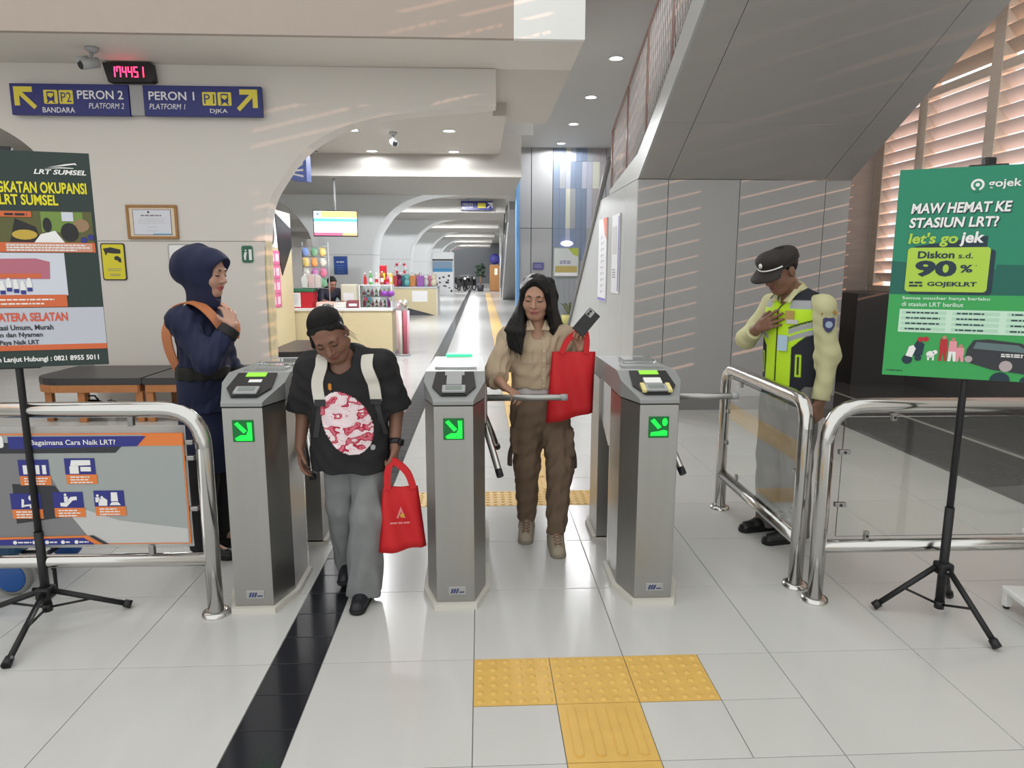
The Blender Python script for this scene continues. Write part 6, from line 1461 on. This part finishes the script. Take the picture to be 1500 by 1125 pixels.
    for s_, q in (('R', -1), ('L', 1)): Vt.rc(J['sh' + s_] + V3(q * .02, 0, .03), J['sh' + s_] + V3(q * .045, 0, -.16), .082, .070, .01, sub=True)
    Vt.rc(J['neck'] + V3(0, .0, .12), J['neck'] + V3(0, -.035, -.01), .075, .058, .01, sub=True); Vt.rc(J['neck'] + V3(0, -.06, .02), J['neck'] + V3(0, -.14, -.10), .05, .012, .01, sub=True); Vt.cut((0, 0, -1), (0, 0, .885)); Vt.wrinkle(.0035, 22, 33)
    yel_, nav, sil, blk = np.array((.50, .78, .02)), np.array((.012, .014, .024)), np.array((.36, .37, .39)), np.array((.02, .02, .02))
    def vc(V):
        x, y, z = V.T; ax_ = np.abs(x); c = np.tile(nav, (len(V), 1)); fr_ = y < .05
        sw = lambda d, w=.003: np.clip(.5 + d / w, 0, 1)[:, None]
        m = sw(.085 - ax_ + np.clip(z - 1.12, 0, .2) * .9); c = c * (1 - m) + yel_ * m
        b1 = 1.165 + (ax_ - .10) * .45
        for lo_, hi_ in ((.0, .028), (.040, .068)):
            m = sw(z - b1 - lo_) * sw(b1 + hi_ - z) * sw(ax_ - .07); c = c * (1 - m) + sil * m
        m = sw(z - (b1 + .07)) * sw(b1 + .080 - z) * sw(ax_ - .07); c = c * (1 - m) + nav * m
        m = sw(z - 1.345 + y * .0) * sw(.125 - ax_) * sw(.03 - y); m2 = sw(z - 1.330) * sw(1.385 - z) * sw(ax_ - .06) * sw(.0 - y); c = c * (1 - m2) + sil * m2
        m3 = sw(z - 1.375); c = c * (1 - m3) + nav * m3
        m = sw(.012 - np.abs(ax_ - .118)) * sw(z - .965) * sw(1.085 - z) * sw(-y); c = c * (1 - m) + yel_ * m
        m = sw(.005 - np.abs(ax_ - .118)) * sw(z - .975) * sw(1.075 - z) * sw(-y); c = c * (1 - m) + blk * m
        m = sw(.0045 - ax_) * sw(-y) ; c = c * (1 - m) + blk * m
        bk = y > .03; mb = (bk & (z > 1.0) & (z < 1.05)); c[mb] = sil
        return c
    vst = Vt.build('reflective_vest', mat('vest_fabric', (.5, .5, .5), .7, attr=True), t, vc)
    def card(x, z, w, h, m, nm, off=.008, par=vst, fd=Vt, sl=0):
        p = drape(fd, [(x, z)], off)[0]; y1 = drape(fd, [(x + w / 2, z)], off)[0][1]; y0 = drape(fd, [(x - w / 2, z)], off)[0][1]
        b = MB().box(-w / 2, w / 2, -.0012, .0012, -h / 2, h / 2); M_ = Matrix.Translation(Vector(p)) @ Matrix.Rotation(math.atan2(y1 - y0, w), 4, 'Z'); b.xf(M_); return b.build(nm, m, par)
    card(.048, 1.145, .055, .085, mat('id_blue', (.42, .58, .72), .4), 'identity_card', .012); card(.092, 1.262, .06, .022, C_lt, 'name_tape', .008); card(.075, 1.295, .05, .05, mat('badge_ochre', (.45, .30, .10), .5), 'vest_badge', .007)
    # sleeve badges on the left arm (outer side)
    e_ = J['shL'] * .62 + J['elL'] * .38; dn = unit(J['elL'] - J['shL']); out = unit(np.cross(dn, (0, 1, 0))); out = out if out[0] > 0 else -out; ctr = e_ + out * .066
    outw = unit(out + V3(0, -.75, 0)); ctr = e_ + outw * .060; M_ = Matrix.Translation(Vector(ctr)) @ Vector((-outw[0], -outw[1], -outw[2])).to_track_quat('Y', 'Z').to_matrix().to_4x4()
    sb_ = MB().prism([(-.030, .030), (-.018, .038), (0, .034), (.018, .038), (.030, .030), (.028, -.010), (.014, -.034), (0, -.042), (-.014, -.034), (-.028, -.010)], -.003, .004, 'y').xf(M_).build('sleeve_badge', mat('badge_navy', (.05, .05, .15), .5), sh)
    MB().prism(circ(0, 0, .018, 16), -.005, -.003, 'y').xf(M_).build('badge_emblem', mat('badge_light', (.35, .42, .55), .5), sb_)
    MB().prism([(-.040, .050), (-.020, .062), (.020, .062), (.040, .050), (.038, .066), (.018, .078), (-.018, .078), (-.038, .066)], -.002, .006, 'y').xf(M_).build('sleeve_tab', mat('tab_ochre', (.38, .22, .05), .5), sh)
    # trousers, belt, shoes
    P = Field(.006); P.rc((0, .01, .97), (0, .01, .84), .150, .158, .05, n=(0, 1, 0), f=1.28)
    for s_ in 'RL': P.chain([J['hip' + s_], J['kn' + s_]], [.100, .080], .035); P.rc(J['kn' + s_], J['an' + s_] + V3(0, 0, -.055), .080, .074, .03, flat=True)
    P.wrinkle(.0045, 50, 41); P.build('trousers', mat('grey_trousers', (.155, .15, .15), .8, noise=.08, nscale=14), t)
    bt = Field(.006); bt.rc((0, .01, .925), (0, .01, .955), .160, .160, .0, n=(0, 1, 0), f=1.3, flat=True); bt.cut((0, 0, -1), (0, 0, .918)); bt.build('belt', M_blk, t)
    ks_ = mat('guard_shoe', (.012, .012, .013), .35); so = mat('black_sole', (.01, .01, .01), .7)
    shoe(t, 'shoe', (-.105, .085, 0), (-.155, -.165, 0), ks_, so, .045); shoe(t, 'shoe', (.095, .07, 0), (.045, -.185, 0), ks_, so, .045)
guard()

# ---------------------------------------------------------------- woman in navy uniform and headscarf
def attendant():
    t = thing('person', 'person in a navy headscarf with one hand on the chest, behind the left turnstile', 'person', (-1.425, 1.13, 0), (0, 0, R(80)))
    J = dict(hipR=V3(-.085, .01, .83), knR=V3(-.08, .0, .45), anR=V3(-.08, .03, .08), toeR=V3(-.085, -.10, .035), hipL=V3(.085, .01, .83), knL=V3(.08, .0, .45), anL=V3(.08, .03, .08), toeL=V3(.085, -.10, .035),
             pelvis=V3(0, .01, .87), waist=V3(0, .0, 1.02), chest=V3(0, -.01, 1.17), neck=V3(0, -.01, 1.34), head=V3(0, -.055, 1.515),
             shR=V3(-.165, .01, 1.285), shL=V3(.165, .01, 1.285), elR=V3(-.205, -.145, 1.085), wrR=V3(-.105, -.235, 1.255), elL=V3(.215, .0, 1.03), wrL=V3(.12, -.14, .95))
    r = dict(ua=.044, el=.036, wr=.025, th=.058, kn=.050, an=.036, pw=.125, ww=.115, cw=.130, nk=.047)
    F = Field(.0045); torso(F, J, r); limb_set(F, J, r)
    fr = frame((-.05, -.99, -.14), (0, -.14, .99)); L = head(F, J['head'], fr, 1.0)
    hand(F, J['wrR'], (.45, .40, .80), (.55, .75, -.2), (-.5, .3, .4), (15, 25, 20), .95, 4)
    hand(F, J['wrL'], (-.9, -.1, -.2), (0, 1, 0), (.1, 0, 1), (10, 15, 15), .95, 4)
    F.build('body', M_skin('skin_light'), t, skin_colour(L, (.50, .29, .215), (.45, .12, .11)))
    face_parts(L, t, smile=.003)
    # headscarf: hood with full back, framed face, tucked under the chin
    navy = mat('navy_cloth', (.012, .017, .055), .75, noise=.1, nscale=10, bump=.08, bscale=300)
    H = Field(.005); H.el(L(0, -.045, .032), V3(.105, .140, .112), fr, .03); H.el(L(0, -.105, .005), V3(.085, .085, .085), fr, .04); H.el(L(0, .050, .060), V3(.082, .062, .055), fr, .03)
    H.rc(L(0, -.01, -.05), L(0, -.015, -.16), .085, .072, .04); H.rc(L(0, .03, -.095), L(0, .035, -.15), .05, .045, .03)
    H.rc(L(0, .108, .022), L(0, .098, -.075), .066, .056, .010, sub=True); H.rc(L(0, .14, .02), L(0, .14, -.07), .066, .06, .010, sub=True); H.wrinkle(.0032, 48, 51); H.build('headscarf', navy, t)
    T = Field(.0055); T.rc((0, -.01, 1.20), (0, .0, 1.0), .155, .138, .05, n=(0, 1, 0), f=1.28); T.rc((0, .0, 1.0), (0, .005, .80), .138, .160, .05, n=(0, 1, 0), f=1.25); T.el((0, -.085, 1.17), (.12, .055, .075), None, .05)
    T.rc(J['shR'], J['shL'], .056, k=.06); T.rc(J['chest'], J['neck'], .09, .06, .04)
    for s_ in 'RL': T.rc(J['sh' + s_], J['el' + s_], .064, .060, .04); T.rc(J['el' + s_], J['el' + s_] + (J['wr' + s_] - J['el' + s_]) * .93, .060, .046, .03, flat=True)
    T.wrinkle(.0042, 55, 55); T.cut((0, 0, -1), (0, 0, .80)); T.build('tunic', navy, t)
    for s_ in 'RL': c = Field(.005); a = J['el' + s_] + (J['wr' + s_] - J['el' + s_]) * .72; b_ = J['el' + s_] + (J['wr' + s_] - J['el' + s_]) * .95; c.rc(a, b_, .054, .050, .01, flat=True); c.cut(unit(a - b_), a); c.build('cuff', mat('cuff_black', (.014, .013, .014), .7), t)
    bt = Field(.006); bt.rc((0, .0, .985), (0, .0, 1.04), .160, .160, .0, n=(0, 1, 0), f=1.25, flat=True); bt.cut((0, 0, -1), (0, 0, .975)); bt.wrinkle(.004, 30, 3); bt.build('waist_band', mat('band_black', (.016, .015, .014), .7), t)
    S = Field(.006); S.rc((0, .01, .95), (0, .01, .62), .150, .150, .05, n=(0, 1, 0), f=1.2); S.rc((0, .01, .62), (0, .01, .46), .150, .140, .05, n=(0, 1, 0), f=1.15, flat=True); S.wrinkle(.006, 20, 57); S.build('skirt', navy, t)
    P = Field(.006)
    for s_ in 'RL': P.chain([J['hip' + s_] + V3(0, 0, -.2), J['kn' + s_]], [.078, .074], .03); P.rc(J['kn' + s_], J['an' + s_] + V3(0, 0, -.03), .074, .066, .03, flat=True)
    P.wrinkle(.005, 24, 58); P.build('trousers', mat('black_trousers', (.014, .014, .016), .8), t)
    ks_ = mat('attendant_shoe', (.012, .012, .013), .4); so = mat('black_sole', (.01, .01, .01), .7)
    for x in (-.085, .085): shoe(t, 'shoe', (x, .08, 0), (x, -.155, 0), ks_, so, .038)
    # orange sash over the near shoulder: chest, shoulder, loose loop down the back
    sash = mat('sash_orange', (.60, .215, .085), .6, noise=.08, nscale=12)
    path = smoothpath([(-.045, -.165, 1.185), (-.075, -.155, 1.25), (-.095, -.095, 1.335), (-.090, -.02, 1.372), (-.085, .06, 1.355), (-.105, .090, 1.30), (-.125, .112, 1.22), (-.115, .112, 1.13), (-.085, .105, 1.05), (-.05, .10, .99)])
    ribbon(path, .040, .003, side=[(1, 0, .1)] * 20 + [(.45, 1, 0)] * (len(path) - 20)).build('sash', sash, t)
    path = smoothpath([(.045, -.165, 1.185), (.075, -.155, 1.25), (.095, -.095, 1.335), (.090, -.02, 1.372), (.085, .06, 1.355), (.06, .10, 1.30)]); ribbon(path, .03, .003, side=(1, 0, -.1)).build('sash', sash, t)
attendant()

# ---------------------------------------------------------------- shopkeeper behind the kiosk counter
def keeper():
    t = thing('person', 'person with dark hair bending behind the kiosk counter', 'person', (-2.86, 10.72, 0), (0, 0, R(35)))
    J = dict(hipR=V3(-.09, .05, .80), knR=V3(-.09, .0, .44), anR=V3(-.09, .05, .08), toeR=V3(-.09, -.08, .035), hipL=V3(.09, .05, .80), knL=V3(.09, .0, .44), anL=V3(.09, .05, .08), toeL=V3(.09, -.08, .035), pelvis=V3(0, .05, .84), waist=V3(0, .0, .97), chest=V3(0, -.10, 1.06), neck=V3(0, -.18, 1.14), head=V3(0, -.24, 1.26),
             shR=V3(-.16, -.12, 1.10), shL=V3(.16, -.12, 1.10), elR=V3(-.22, -.22, .95), wrR=V3(-.14, -.38, .92), elL=V3(.22, -.22, .95), wrL=V3(.14, -.38, .92))
    r = dict(ua=.045, el=.036, wr=.026, th=.08, kn=.055, an=.036, pw=.14, ww=.125, cw=.13, nk=.048)
    F = Field(.007); torso(F, J, r); limb_set(F, J, r); fr = frame((0, -.9, -.4), (0, -.4, .9)); L = head(F, J['head'], fr, 1.0); hand(F, J['wrR'], (.3, -.9, -.2), (0, 0, -1), (1, 0, 0)); hand(F, J['wrL'], (-.3, -.9, -.2), (0, 0, -1), (-1, 0, 0))
    F.build('body', M_skin('skin_keeper'), t, skin_colour(L, (.38, .20, .14))); face_parts(L, t)
    H = Field(.007); H.el(L(0, -.018, .034), V3(.086, .106, .096), fr, .02); H.cut(fr[2] * -.75 + fr[1] * .65, L(0, .07, .07), .01); H.el(L(0, -.11, .0), V3(.05, .05, .06), fr, .03); H.build('hair', M_hair, t)
    T = Field(.008); T.rc(J['chest'], J['waist'], .15, .145, .05, n=(0, 1, 0), f=1.3); T.rc(J['waist'], (0, .05, .80), .145, .155, .05, n=(0, 1, 0), f=1.25); T.rc(J['shR'], J['shL'], .06, k=.05); [T.rc(J['sh' + s_], J['el' + s_], .066, .062, .04) for s_ in 'RL']; T.wrinkle(.005, 22, 61); T.build('blouse', mat('blouse_dark', (.03, .03, .05), .8), t)
    P = Field(.008); P.rc((0, .05, .86), (0, .05, .76), .14, .15, .04, n=(0, 1, 0), f=1.25); [P.chain([J['hip' + s_], J['kn' + s_], J['an' + s_]], [.09, .075, .06], .03) for s_ in 'RL']; P.build('trousers', mat('black_trousers', (.014, .014, .016), .8), t)
keeper()
